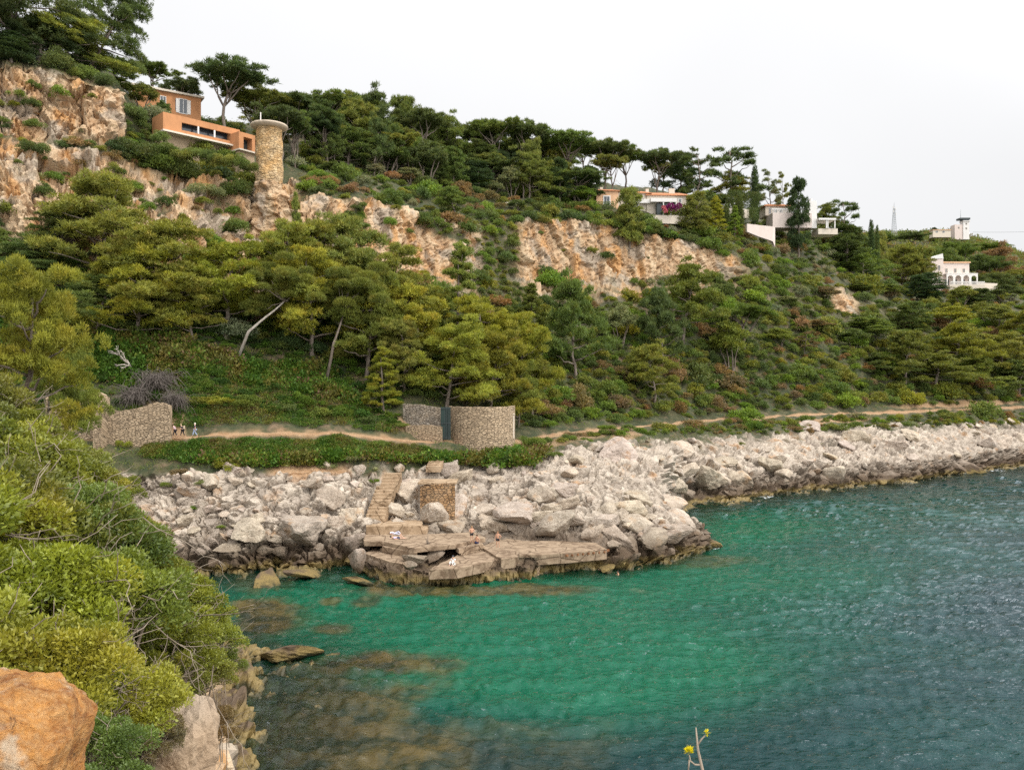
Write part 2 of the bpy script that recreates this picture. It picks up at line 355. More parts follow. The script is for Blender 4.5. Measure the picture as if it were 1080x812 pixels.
# ================================================================== TERRAIN
# cross-sections of the coast, from the sea floor up to the plateau: (y in the photograph, distance) or (height, distance, 1)
Z = 1
KC = {
-260: [(-7,30,Z),(-3,60,Z),(605,70),(585,72),(560,76),(540,80),(530,84),(515,88),(500,92),(463,97),(461,100),(330,108),(262,116),(180,122),(140,126),(120,128),(50,133),(20,150),(15,210),(18,350)],
0: [(-7,30,Z),(-3,74,Z),(605,84),(585,87),(560,89),(540,92),(530,94),(515,96),(500,97),(463,100),(460,102),(375,110),(268,118),(190,124),(150,128),(140,130),(66,134),(40,160),(42,220),(60,360)],
60: [(-7,30,Z),(-3,74,Z),(605,85),(585,87),(560,89),(540,92),(530,94),(515,96),(500,97),(463,101),(460,103),(380,110),(265,120),(215,126),(160,133),(148,136),(75,140),(58,165),(60,225),(75,365)],
120: [(-7,30,Z),(-3,74,Z),(605,85),(585,87),(560,89),(540,92),(530,94),(515,96),(500,97),(463,101),(460,103),(385,111),(300,120),(240,128),(175,136),(152,140),(92,144),(78,175),(80,235),(95,375)],
150: [(-7,30,Z),(-3,75,Z),(605,85.4),(585,87),(557,90),(540,92),(529,94),(515,96),(500,97),(462,101.5),(460,103.5),(375,114),(300,123),(245,130),(185,139),(165,145),(128,150),(105,185),(106,245),(120,385)],
200: [(-7,30,Z),(-2.5,76,Z),(605,85.4),(585,87),(555,90),(540,92),(528,93.5),(515,95),(500,97),(461.5,102),(459.5,104),(352,118),(310,124),(250,132),(195,143),(178,150),(152,156),(125,195),(126,255),(140,395)],
270: [(-7,30,Z),(-2.2,77,Z),(603,86.3),(570,88),(545,91),(530,93),(520,94.5),(510,96),(497,98),(458,104),(456,106),(378,120),(330,130),(250,148),(208,153),(196,155),(172,159),(135,205),(136,265),(150,405)],
340: [(-7,30,Z),(-2.2,77,Z),(600,87.6),(565,90),(545,92.5),(530,94.5),(518,96.5),(508,98.5),(495,101),(458,107),(456,109),(402,122),(290,142),(208,149),(192,162),(186,170),(178,180),(152,225),(153,285),(165,425)],
385: [(-7,30,Z),(-2.5,76,Z),(598,88.5),(575,91),(552,93.5),(540,95.5),(528,97.5),(515,100),(500,102),(461,109),(459,111),(418,121),(290,152),(215,157),(197,170),(190,178),(182,188),(162,232),(163,292),(175,432)],
430: [(-7,30,Z),(-3,74,Z),(598,88.5),(577,91.5),(556,94.5),(543,97),(530,99.5),(514,102),(497,105),(465,111),(463,113),(430,119),(285,161),(228,166),(206,182),(200,190),(191,198),(170,238),(171,298),(182,438)],
480: [(-8,30,Z),(-4,74,Z),(600,87.6),(577,92),(552,96),(540,98.5),(526,101),(508,105),(490,108),(470,112.5),(468,115),(430,126),(290,168),(240,175),(214,192),(208,200),(200,207),(176,245),(177,305),(188,445)],
540: [(-8,30,Z),(-4,76,Z),(600,87.6),(572,93),(535,99),(525,102),(512,105),(500,109),(485,114),(466,121),(463,124),(440,136),(290,190),(237,196),(221,206),(216,210),(213,214),(186,255),(187,315),(198,455)],
600: [(-8,30,Z),(-4,77,Z),(603,86.3),(575,90),(530,98),(515,102),(505,106),(492,112),(470,124),(458,136),(456,139),(435,150),(298,202),(234,207),(224,214),(219,218),(215,223),(192,268),(193,328),(205,468)],
650: [(-8,30,Z),(-4,78,Z),(602,86.7),(575,89.5),(530,97),(515,103),(505,108),(490,115),(465,133),(452,146),(450,149),(435,156),(300,208),(239,213),(226,220),(222,224),(217,230),(196,280),(197,340),(210,480)],
700: [(-8,30,Z),(-4,82,Z),(592,91.4),(560,94),(538,99),(531,105),(520,112),(498,118),(465,140),(449,155),(447,158),(432,165),(295,214),(251,218),(232,228),(227,231),(220,238),(202,290),(203,350),(216,490)],
725: [(-8,30,Z),(-4,86,Z),(584,95.5),(553,98),(545,102),(-1.2,112,Z),(532,134),(510,138),(464,153),(446,165),(444,168),(430,174),(292,213),(258,219),(236,231),(231,235),(223,242),(208,296),(209,356),(220,496)],
742: [(-8,30,Z),(-4,89,Z),(579,98.3),(562,100.3),(557,103),(-2,109,Z),(531,136),(508,140),(463,157),(444,170),(442,173),(428,180),(290,216),(264,220),(242,234),(237,238),(229,246),(212,300),(213,360),(224,500)],
753: [(-8,30,Z),(-4,90,Z),(-2.2,99,Z),(-2,101,Z),(-2,104,Z),(-2.5,110,Z),(530,137),(506,141.5),(462,159),(444,172),(442,175),(428,182),(290,217),(266,221),(244,236),(239,240),(231,248),(214,302),(215,362),(226,502)],
800: [(-9,30,Z),(-6,90,Z),(-5,100,Z),(-4.5,104,Z),(-4,110,Z),(-3,120,Z),(524,144),(497,149),(458,168),(442,180),(440,183),(425,190),(300,222),(277,230),(256,250),(250,256),(240,266),(230,320),(231,380),(243,520)],
860: [(-9,30,Z),(-6,90,Z),(-5,100,Z),(-5,108,Z),(-4,118,Z),(-3,130,Z),(517,153),(493,158),(452,180),(438,190),(436,193),(420,200),(322,235),(302,245),(272,275),(264,283),(253,295),(250,340),(252,400),(280,540)],
910: [(-9,30,Z),(-6,90,Z),(-5,105,Z),(-5,112,Z),(-4,125,Z),(-3,140,Z),(512,160),(488,165),(448,190),(437,200),(435,203),(420,210),(338,245),(320,258),(292,290),(284,302),(275,318),(272,350),(280,410),(300,550)],
960: [(-9,30,Z),(-6,90,Z),(-5,110,Z),(-5,118,Z),(-4,130,Z),(-3,146,Z),(508,167),(488,171),(448,197),(435,208),(433,211),(418,218),(348,255),(334,268),(316,300),(311,312),(307,330),(307,360),(312,410),(325,560)],
1030: [(-9,30,Z),(-6,90,Z),(-5,115,Z),(-5,125,Z),(-4,145,Z),(-3,165,Z),(497,187),(477,191),(446,212),(432,222),(430,225),(416,232),(352,265),(338,280),(322,310),(317,325),(313,345),(311,372),(316,420),(330,570)],
1080: [(-9,30,Z),(-6,90,Z),(-5,120,Z),(-5,135,Z),(-4,155,Z),(-3,178,Z),(491,200),(472,204),(444,222),(430,232),(428,235),(415,242),(357,275),(342,290),(326,320),(321,335),(317,355),(314,385),(318,430),(332,580)],
1420: [(-9,30,Z),(-6,110,Z),(-5,150,Z),(-5,170,Z),(-4,190,Z),(-3,220,Z),(475,246),(460,252),(436,268),(426,280),(425,284),(412,292),(360,325),(345,340),(332,370),(328,385),(324,405),(320,440),(322,480),(335,620)],
}
SUB = [4,12,22,30,38,40,20,36,18,4,24,36,44,20,8,36,14,8,6]
xs = np.array(sorted(KC)); NR = 20
KD = np.array([[p[1] for p in KC[x]] for x in xs], float)
KZ = np.array([[p[0] if len(p) > 2 else H+(CY-p[0])*p[1]/F for p in KC[x]] for x in xs])
CW = 1.6
colx = np.arange(-260, 1420, CW); NCc = len(colx)
ker = np.exp(-.5*(np.arange(-6, 7)/2.6)**2); ker /= ker.sum()
def expand(K):
    out = np.zeros((NCc, NR))
    for r in range(NR):
        v = np.interp(colx, xs, K[:, r]); out[:, r] = np.convolve(np.pad(v, 6, 'edge'), ker, 'valid')
    return out
ED, EZ = expand(KD), expand(KZ)
rowt = np.concatenate([i+np.arange(s)/s for i, s in enumerate(SUB)]+[[NR-1.0]])
ri = np.minimum(rowt.astype(int), NR-2); rf = rowt-ri
GD = ED[:, ri]*(1-rf)+ED[:, ri+1]*rf; GZ = EZ[:, ri]*(1-rf)+EZ[:, ri+1]*rf
NRr = len(rowt)
GX = (colx[:, None]-CX)*GD/F
PX = np.repeat(colx[:, None], NRr, 1); RT = np.repeat(rowt[None], NCc, 0)
base = np.stack([GX, GD, GZ], -1)
du = np.gradient(base, axis=0); dv = np.gradient(base, axis=1)
N = np.cross(du, dv); N /= np.linalg.norm(N, axis=2)[..., None]
flat = base.reshape(-1, 3); NF = N.reshape(-1, 3).copy(); px = PX.ravel(); rt = RT.ravel()
bz = flat[:, 2]
# zones
n1 = fbm(flat*.09, 3); n2 = fbm(flat*.35+5, 3)
rock = sstep(1.6, 2.0, rt)*(1-sstep(7.75, 8.15, rt+n2*.35))
rock = np.maximum(rock, (rt < 1.7)*sstep(-.1, .3, n1+n2*.4)*.9)
c1 = sstep(11.7, 12.1, rt+n2*.2)*(1-sstep(13.0, 13.3, rt+n2*.2))
c1 *= np.clip(sstep(295, 320, px)*(1-sstep(500, 520, px)*.9)*sstep(-.45, -.2, n1+.2)+sstep(535, 560, px)*(1-sstep(745, 790, px+n1*25)), 0, 1)
c2 = sstep(14.7, 15.1, rt+n2*.2)*(1-sstep(15.9, 16.1, rt+n2*.1))*(1-sstep(122, 136, px))
c3 = sstep(11.9, 12.4, rt+n2*.5)*(1-sstep(14.2, 14.8, rt))*(1-sstep(270, 310, px))*sstep(-.25, .15, n1+n2*.5+.42)
c4 = sstep(11.5, 12, rt)*(1-sstep(14.5, 15, rt))*sstep(240, 262, px)*(1-sstep(300, 325, px))
c5 = sstep(12, 12.3, rt)*(1-sstep(13., 13.3, rt))*sstep(870, 885, px)*(1-sstep(896, 910, px))
cliff = np.clip(np.maximum.reduce([c1, c2, c3, c4, c5]), 0, 1)
def blob(cx, cr, rx, rr): return sstep(1.0, .6, np.sqrt(((px-cx)/rx)**2+((rt-cr)/rr)**2)+n2*.25)
pathm = sstep(8.93, 9.0, rt+n2*.03)*(1-sstep(9.9, 10.05, rt+n2*.1))
earth = np.maximum.reduce([pathm, blob(322, 8.0, 50, .55), blob(880, 8.5, 60, .3)*.8, blob(1010, 10.3, 80, .3)*.8, blob(310, 10.85, 32, .18), blob(590, 8.6, 60, .3)*.6,
                           blob(660, 8.3, 20, .3)*.7, blob(545, 9.1, 45, .5)*.8, blob(185, 10.25, 14, .5)*.8, blob(425, 10.4, 60, .2)*.6])
earth *= (rt > 7)
# relief
def rock_relief(p, s=1.0, tone=False):
    """fissured limestone: tilted, broken facets at three sizes with open joints between them"""
    w = p+np.stack([fbm(p*.5, 2), fbm(p*.5+9, 2), fbm(p*.5+21, 2)], 1)*.5
    a, b, c, t1 = worley(w*np.array([.34, .27, .44])/s, True); d = (c*2.2-.8)+t1*1.3-1.0*(1-sstep(0, .10, b-a))
    a2, b2, c2_, t2 = worley(w*np.array([.85, .75, 1.1])/s+3.3, True); d2 = (c2_*1.0-.35)+t2*.9-.55*(1-sstep(0, .13, b2-a2))
    a3, b3, c3_, t3 = worley(w*np.array([2.1, 1.9, 2.6])/s+8.1, True); d3 = (c3_*.35-.1)+t3*.4-.10*(1-sstep(0, .12, b3-a3))
    out = (d*.85+d2*.9+d3*.45+fbm(p*3.0, 2)*.05)*s
    return (out, np.clip(c*.45+c2_*.55, 0, 1)) if tone else out
def cliff_relief(p, tone=False):
    w = p+np.stack([fbm(p*.3, 2), fbm(p*.3+9, 2), fbm(p*.3+21, 2)], 1)*.8
    a, b, c, t1 = worley(w*np.array([.20, .20, .085]), True); d = (c*4.2-2.1)+t1*.9-.9*(1-sstep(0, .08, b-a))
    a2, b2, c2_, t2 = worley(w*np.array([.5, .5, .30])+7.7, True); d2 = (c2_*1.7-.85)+t2*.8-.5*(1-sstep(0, .09, b2-a2))
    a3, b3, c3_, t3 = worley(w*np.array([1.3, 1.3, 1.0])+1.7, True); d3 = (c3_*.7-.35)+t3*.4-.2*(1-sstep(0, .1, b3-a3))
    out = d+d2+d3+fbm(p*1.7, 2)*.15
    return (out, np.clip(c*.3+c2_*.45+c3_*.25, 0, 1)) if tone else out
TONE = np.full(len(flat), .5, np.float32)
def relief(p, rk, cf, er):
    out = np.zeros(len(p))
    m = rk > .01; q_, t_ = rock_relief(p[m], 1.0, True); out[m] += q_*rk[m]*(1-er[m]*.8); TONE[np.nonzero(m)[0]] = t_
    m = cf > .01; q_, t_ = cliff_relief(p[m], True); out[m] += q_*cf[m]; TONE[np.nonzero(m)[0]] = t_
    so = np.clip(1-rk-cf, 0, 1)*(1-er*.9)
    return out+so*fbm(p*.16, 4)*.9
farfade = 1-sstep(17, 18, rt)*.5
disp = relief(flat, rock, cliff, earth)*farfade
disp *= 1-.5*sstep(.55, .93, NF[:, 2])*rock
disp *= 1-.7*sstep(690, 700, px)*(1-sstep(752, 765, px))*sstep(3.4, 3.8, rt)*(1-sstep(6.2, 6.8, rt))
disp *= 1-.42*sstep(.3, .8, cliff)*sstep(300, 330, px)
# leave the bathing platform and the steps clear of the relief
plat = sstep(378, 392, px)*(1-sstep(632, 650, px))*(1-sstep(3.0, 3.5, rt))*sstep(1.0, 1.8, rt)
stc = 397+(np.clip(rt, 4.5, 8)-4.5)/3.5*15
stm = sstep(17, 12, np.abs(px-stc))*sstep(4.0, 4.4, rt)*(1-sstep(8.0, 8.3, rt))
fnd = sstep(24, 18, np.abs(px-461))*sstep(4.6, 5.0, rt)*(1-sstep(7.2, 7.6, rt))
disp = disp*(1-plat)-plat*.8; disp = disp*(1-stm)-stm*.5; disp = disp*(1-fnd)-fnd*.3
dirn = NF.copy(); dirn[:, 2] = np.maximum(dirn[:, 2], .05)
TV = flat+dirn*disp[:, None]
TG = TV.reshape(NCc, NRr, 3)
TPY = CY-(TG[..., 2]-H)*F/TG[..., 1]
def ground(x, y, rmin=2.0, rmax=17.9):
    """first visible point of the land in the direction (x, y); returns point, row parameter"""
    c = int(round((x-colx[0])/CW)); c = max(0, min(NCc-1, c))
    k0 = np.searchsorted(rowt, rmin); k1 = np.searchsorted(rowt, rmax)
    py = TPY[c, k0:k1]
    hit = np.nonzero(py <= y)[0]
    if len(hit) == 0: k = k1-1
    else: k = k0+hit[0]
    p = TG[c, k]
    if 0 < k and len(hit):
        y0, y1 = TPY[c, k-1], TPY[c, k]
        f = (y0-y)/(y0-y1) if y0-y1 > 1e-6 and y0 > y else 1.0
        p = TG[c, k-1]*(1-f)+TG[c, k]*f
    return Vector(p), float(rowt[k])
def ground_r(x, r):
    c = max(0, min(NCc-1, int(round((x-colx[0])/CW)))); k = min(NRr-1, int(np.searchsorted(rowt, r)))
    return Vector(TG[c, k])
_gx = TV[:, 0]; _gy = TV[:, 1]
def zat(X, Y):
    """height of the land at a place"""
    x = X*F/Y+CX; c = max(0, min(NCc-1, int(round((x-colx[0])/CW))))
    return float(np.interp(Y, np.maximum.accumulate(TG[c, :, 1]), TG[c, :, 2]))

idx = np.arange(NCc*NRr).reshape(NCc, NRr)
quads = np.stack([idx[:-1, :-1], idx[1:, :-1], idx[1:, 1:], idx[:-1, 1:]], -1)
rtq = (rowt[:-1]+rowt[1:])/2; pxq = (colx[:-1]+colx[1:])/2
RQ, XQ = np.meshgrid(rtq, pxq)
zone = np.full(RQ.shape, 3)
zone[RQ < 2] = 0
zone[(RQ >= 2) & (RQ < 8)] = 1
zone[(RQ >= 9) & (RQ < 10)] = 2
zone[(RQ > 12) & (RQ < 13) & (XQ > 300) & (XQ < 790)] = 4
zone[(RQ > 15) & (RQ < 16) & (XQ < 135)] = 4
zone[RQ > 17] = 5
def sub(name, zid):
    q = quads[zone == zid].reshape(-1, 4); u, inv = np.unique(q, return_inverse=True)
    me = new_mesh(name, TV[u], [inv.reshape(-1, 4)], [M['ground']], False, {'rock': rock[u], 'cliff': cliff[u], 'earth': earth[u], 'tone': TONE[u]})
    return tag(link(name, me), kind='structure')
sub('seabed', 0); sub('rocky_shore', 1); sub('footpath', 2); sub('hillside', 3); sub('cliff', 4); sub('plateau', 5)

# ------------------------------------------------------------------ near headland under the camera's side
hD = np.array([1.5, 4, 7, 10, 16, 20, 30, 45, 58, 70, 80])
HZ = {-420: [18.3,17.6,17.2,17.2,18.2,19.5,19.5,17,13,9,5], 0: [18.3,17.3,16,15.4,17,18.2,17,12,8,5,1], 100: [18.3,17,15.5,14.6,15.2,16,14,9,4,-1,-3],
      160: [18.3,16.8,15,13.8,14.2,14.5,12,6,3,-2,-3], 205: [18.3,16.5,14.3,13.2,13,11.5,7,2.2,1,-2,-3], 240: [18.2,16,13.5,11.3,9.5,7,2.6,.7,.4,-2,-3], 264: [17,14,9,5,2.5,.4,-.4,.2,.3,-1.6,-3],
      300: [14,9,3,0,-1.5,-1.5,-1.2,-.7,-.5,-2,-3], 350: [8,2,-2,-3,-3.5,-3.5,-3,-1.3,-.9,-2.2,-3], 420: [0,-3,-4,-5,-5,-5,-4.5,-2.6,-2,-2.6,-3.2], 520: [-4,-5,-6,-6,-6,-6,-6,-5,-4,-4,-4]}
hx = np.array(sorted(HZ)); hk = np.array([HZ[k] for k in hx], float)
hcol = np.arange(-420, 520, 2.5); hrow = np.concatenate([np.geomspace(1.5, 20, 90), np.linspace(20.25, 80, 170)])
t1 = np.stack([np.interp(hcol, hx, hk[:, k]) for k in range(len(hD))], 1)
HZg = np.stack([np.interp(hrow, hD, t1[c]) for c in range(len(hcol))])
HYg = np.repeat(hrow[None], len(hcol), 0); HXg = (hcol[:, None]-CX)*HYg/F
hb = np.stack([HXg, HYg, HZg], -1); hN = np.cross(np.gradient(hb, axis=0), np.gradient(hb, axis=1)); hN /= np.linalg.norm(hN, axis=2)[..., None]
hf = hb.reshape(-1, 3); hn = hN.reshape(-1, 3)
hr = np.clip(sstep(120, 190, np.repeat(hcol, len(hrow))+fbm(hf*.4, 3)*25), .15, 1)
hq_, htone = rock_relief(hf*1.5, 1.0, True); hdist = hq_*.42*hr+fbm(hf*.5, 3)*.3
hdist *= np.clip(hf[:, 1]/10, .1, 1)
HV = hf+hn*hdist[:, None]
HG = HV.reshape(len(hcol), len(hrow), 3)
ii = np.arange(len(HV)).reshape(len(hcol), len(hrow))
hq = np.stack([ii[:-1, :-1], ii[1:, :-1], ii[1:, 1:], ii[:-1, 1:]], -1).reshape(-1, 4)
hcliff = hr*sstep(1.5, 3.5, HV[:, 2])
me = new_mesh('headland', HV, [hq], [M['ground']], False, {'rock': hr*(1-hcliff), 'cliff': hcliff, 'earth': np.zeros(len(HV)), 'tone': htone})
tag(link('headland', me), kind='structure')
def hz(X, Y):
    x = X*F/Y+CX; c = max(0, min(len(hcol)-1, int(round((x-hcol[0])/2.5)))); return float(np.interp(Y, hrow, HZg[c]))

# ------------------------------------------------------------------ far hill
fx = np.arange(760, 1700, 4.0)
fD = np.array([390, 430, 480, 540, 600, 660, 800, 1100])
FY = {760: [420,400,330,300,262,262,262,262], 850: [400,360,320,290,258,254,256,260], 900: [380,350,315,285,256,248,252,258], 940: [370,340,312,278,254,245,248,256], 1000: [360,333,306,276,254,246,249,258], 1040: [350,330,308,282,261,255,258,265],
      1080: [345,330,310,290,272,268,270,275], 1180: [350,335,322,310,300,298,300,300], 1700: [380,370,365,362,360,360,360,365]}
fk = np.array(sorted(FY)); fv = np.array([FY[k] for k in fk], float)
frow = np.linspace(390, 1100, 120)
ty = np.stack([np.interp(fx, fk, fv[:, k]) for k in range(8)], 1)
FYg = np.stack([np.interp(frow, fD, ty[c]) for c in range(len(fx))])
FDg = np.repeat(frow[None], len(fx), 0)
fb = np.stack([(fx[:, None]-CX)*FDg/F, FDg, H+(CY-FYg)*FDg/F], -1).reshape(-1, 3)
fb[:, 2] += fbm(fb*.02, 3)*4-4
ii = np.arange(len(fb)).reshape(len(fx), len(frow))
me = new_mesh('far_hill', fb, [np.stack([ii[:-1, :-1], ii[1:, :-1], ii[1:, 1:], ii[:-1, 1:]], -1).reshape(-1, 4)], [M['ground']], True, {'rock': np.zeros(len(fb)), 'cliff': np.zeros(len(fb)), 'earth': np.zeros(len(fb))})
tag(link('far_hill', me), kind='structure')
FHG = fb.reshape(len(fx), len(frow), 3)
def fground(x, y):
    c = max(0, min(len(fx)-1, int(round((x-fx[0])/4)))); g = FHG[c]; py = CY-(g[:, 2]-H)*F/g[:, 1]
    h = np.nonzero(py <= y)[0]; return Vector(g[h[0] if len(h) else np.argmin(py)])

# ------------------------------------------------------------------ sea
wx = np.arange(-420, 1560, 2.6)
wr = np.concatenate([np.geomspace(3, 30, 50)[:-1], np.geomspace(30, 270, 430), np.geomspace(280, 7000, 24)])
WD = np.repeat(wr[None], len(wx), 0); WX = (wx[:, None]-CX)*WD/F
wf = np.stack([WX, WD, np.zeros_like(WX)], -1).reshape(-1, 3)
# wind ripples, running from right to left towards the camera
def waves(p, n=54, seed=3):
    r = np.random.default_rng(seed); z = np.zeros(len(p)); p = p+np.stack([fbm(p*.16, 2)*1.1, fbm(p*.16+7, 2)*1.1, p[:, 2]*0], 1)
    for k in range(n):
        lam = np.exp(r.uniform(np.log(.7), np.log(3.8))); th = R(255)+r.normal()*.6
        a = .0150*lam**.5; ph = r.uniform(0, 6.28)
        arg = 2*math.pi/lam*(p[:, 0]*math.cos(th)+p[:, 1]*math.sin(th))+ph
        z += a*(1-np.abs(np.sin(arg/2))*2+.27) if lam < 3 else a*np.sin(arg)
    return z
amp = .6+.5*sstep(-.4, .5, fbm(wf*np.array([.03, .05, 1]), 2))
wz = waves(wf)*amp*(1-sstep(150, 260, wf[:, 1]))*(sstep(15, 30, wf[:, 1]))
seab = np.array([0.0]*len(wf))
# depth of the sea floor below each vertex
wpx = np.repeat(wx, len(wr)); wdd = WD.ravel()
tc = np.clip(((wpx-colx[0])/CW).astype(int), 0, NCc-1)
dep = np.zeros(len(wf))
for c in np.unique(tc):
    m = tc == c; dep[m] = np.interp(wdd[m], np.maximum.accumulate(GD[c]), GZ[c])
hc = np.clip(((wpx-hcol[0])/2.5).astype(int), 0, len(hcol)-1); inh = (wpx < 518) & (wdd < 80)
hd_ = np.full(len(wf), -9.)
for c in np.unique(hc[inh]):
    m = inh & (hc == c); hd_[m] = np.interp(wdd[m], hrow, HZg[c])
dep = -np.maximum(dep, hd_)
wy = CY+H*F/wdd
def wb(cx, cy, rx, ry, e=.5):
    """patch of the sea floor, given where it lies"""
    d = np.sqrt(((wpx-cx)/rx)**2+((wy-cy)/ry)**2)+.42*fbm(wf*np.array([.22, .17, 1]), 4)
    return sstep(1.25, e, d)
def ws(cx, cy, rx, ry):
    d = np.sqrt(((wpx-cx)/rx)**2+((wy-cy)/ry)**2)+.16*fbm(wf*np.array([.06, .05, 1]), 3); return sstep(1.55, .15, d)
sand = np.clip(ws(510, 668, 330, 80)*1.25+ws(800, 600, 200, 46)*.6+ws(900, 545, 220, 26)*.35+ws(400, 635, 140, 40)*.5+ws(760, 556, 90, 20)*.6+ws(630, 720, 200, 60)*.45, 0, 1)
weed = np.clip(wb(282, 652, 46, 22)+wb(350, 662, 30, 7)*.8+wb(385, 634, 16, 5)*.7+wb(350, 634, 13, 4)*.7+wb(395, 618, 12, 5)*.6+wb(345, 770, 130, 75)*.85+wb(425, 700, 70, 13)*.9+wb(520, 790, 130, 40)*.3+wb(700, 590, 85, 10)*.6+wb(275, 615, 34, 10)*.5+wb(500, 622, 150, 7)*.9, 0, 1)
sh = sstep(2.6, .1, dep)
foam = np.clip(wb(752, 578, 16, 4, .3)+wb(728, 583, 22, 2.2, .3)*.9+wb(700, 590, 26, 2)*.6+wb(812, 524, 18, 2, .3)+wb(900, 513, 30, 1.6)*.8+wb(1050, 496, 30, 2)*.9+wb(652, 607, 10, 3)*.7+wb(980, 505, 20, 1.4)*.7, 0, 1)
me = new_mesh('sea', wf+np.stack([np.zeros(len(wf))]*2+[wz], 1), [np.stack([i[:-1, :-1], i[1:, :-1], i[1:, 1:], i[:-1, 1:]], -1).reshape(-1, 4) for i in [np.arange(len(wf)).reshape(len(wx), len(wr))]],
              [None], True, {'sand': sand, 'weed': weed, 'shallow': sh, 'foam': foam, 'near': 1-.7*sstep(60, 150, wf[:, 1])})
def mat_sea():
    t = NT('sea_water'); a = lambda k: t.attr(k).outputs['Fac']
    c = t.mix(t.mr(t.noise(.05, 3), .4, .6), (.0015, .020, .021), (.002, .032, .029))
    c = t.mix(a('sand'), c, (.0003, .080, .037))
    wc = t.mix(t.mr(t.noise(.5, 4, .6), .42, .6), (.082, .060, .018), (.024, .027, .011)); c = t.mix(a('weed'), c, wc)
    n = t.noise(1.6, 4, .6, stretch=(.55, 1.2, 1)); n2 = t.noise(4.5, 4, .6, stretch=(.6, 1.2, 1))
    nb = t.bump(t.math('MULTIPLY', n, a('near')), 1.0, .27); nb = t.bump(t.math('MULTIPLY', n2, a('near')), 1.0, .03, nb)
    dif = t.n('ShaderNodeBsdfDiffuse'); t.l(c, dif.inputs[0])
    tr = t.n('ShaderNodeBsdfTransparent'); tr.inputs[0].default_value = (.62, .80, .66, 1)
    m0 = t.n('ShaderNodeMixShader'); t.l(t.math('MULTIPLY', a('shallow'), .8), m0.inputs[0]); t.l(dif.outputs[0], m0.inputs[1]); t.l(tr.outputs[0], m0.inputs[2])
    gl = t.n('ShaderNodeBsdfGlossy', i_Roughness=.10); gl.inputs[0].default_value = (.80, .87, .92, 1); t.l(nb, gl.inputs['Normal'])
    fr = t.n('ShaderNodeFresnel', i_IOR=1.333); t.l(nb, fr.inputs['Normal'])
    m1 = t.n('ShaderNodeMixShader'); t.l(fr.outputs[0], m1.inputs[0]); t.l(m0.outputs[0], m1.inputs[1]); t.l(gl.outputs[0], m1.inputs[2])
    fo = t.n('ShaderNodeBsdfDiffuse'); fo.inputs[0].default_value = (.72, .76, .76, 1)
    m2 = t.n('ShaderNodeMixShader'); t.l(t.mr(t.math('MULTIPLY', a('foam'), t.noise(2.2, 5, .7, stretch=(.6, 1.3, 1))), .47, .60), m2.inputs[0]); t.l(m1.outputs[0], m2.inputs[1]); t.l(fo.outputs[0], m2.inputs[2])
    return t.out(m2.outputs[0])
me.materials[0] = mat_sea()
tag(link('sea', me), kind='structure')

# ------------------------------------------------------------------ camera, sky, sun
cam = bpy.data.cameras.new('camera'); co = bpy.data.objects.new('camera', cam); COL.objects.link(co)
co.location = (0, 0, H); co.rotation_euler = (R(90), 0, 0); cam.lens = 36*F/1080; cam.sensor_width = 36; cam.clip_end = 20000; cam.clip_start = .05
SC.camera = co
w = bpy.data.worlds.new('World'); SC.world = w; w.use_nodes = True; nt = w.node_tree; nt.nodes.clear()
el, az = R(50), R(122)      # azimuth clockwise from +Y: behind the camera, to the right
sky = nt.nodes.new('ShaderNodeTexSky'); sky.sky_type = 'NISHITA'; sky.sun_disc = False; sky.sun_elevation = el; sky.sun_rotation = az; sky.dust_density = 3
tc_ = nt.nodes.new('ShaderNodeTexCoord'); sp = nt.nodes.new('ShaderNodeSeparateXYZ'); nt.links.new(tc_.outputs['Generated'], sp.inputs[0])
cr = nt.nodes.new('ShaderNodeValToRGB'); e = cr.color_ramp.elements        # a closed layer of cloud, brightest overhead
e[0].position = 0.0; e[0].color = (.61, .612, .62, 1); e[1].position = .22; e[1].color = (.66, .66, .662, 1)
e2 = e.new(.9); e2.color = (.86, .86, .87, 1)
nt.links.new(sp.outputs[2], cr.inputs[0])
cn = nt.nodes.new('ShaderNodeTexNoise'); cn.inputs['Scale'].default_value = 1.6; cn.inputs['Detail'].default_value = 4; nt.links.new(tc_.outputs['Generated'], cn.inputs['Vector'])
cm = nt.nodes.new('ShaderNodeMapRange'); cm.inputs[1].default_value = .3; cm.inputs[2].default_value = .7; cm.inputs[3].default_value = 12.4; cm.inputs[4].default_value = 13.8
nt.links.new(cn.outputs['Fac'], cm.inputs[0])
mu = nt.nodes.new('ShaderNodeVectorMath'); mu.operation = 'SCALE'; nt.links.new(cr.outputs[0], mu.inputs[0]); nt.links.new(cm.outputs[0], mu.inputs['Scale'])
mx = nt.nodes.new('ShaderNodeMix'); mx.data_type = 'RGBA'; mx.inputs[0].default_value = .93
nt.links.new(sky.outputs[0], mx.inputs[6]); dt = nt.nodes.new('ShaderNodeVectorMath'); dt.operation = 'DOT_PRODUCT'; nt.links.new(tc_.outputs['Generated'], dt.inputs[0]); dt.inputs[1].default_value = (math.sin(az)*math.cos(el), math.cos(az)*math.cos(el), math.sin(el))
gl_ = nt.nodes.new('ShaderNodeMapRange'); gl_.interpolation_type = 'SMOOTHSTEP'; gl_.inputs[1].default_value = .15; gl_.inputs[2].default_value = 1.0; gl_.inputs[3].default_value = 1.0; gl_.inputs[4].default_value = 3.0; nt.links.new(dt.outputs['Value'], gl_.inputs[0])
m3 = nt.nodes.new('ShaderNodeVectorMath'); m3.operation = 'SCALE'; nt.links.new(mu.outputs[0], m3.inputs[0]); nt.links.new(gl_.outputs[0], m3.inputs['Scale']); nt.links.new(m3.outputs[0], mx.inputs[7])
bg = nt.nodes.new('ShaderNodeBackground'); bg.inputs['Strength'].default_value = .11; nt.links.new(mx.outputs[2], bg.inputs[0])
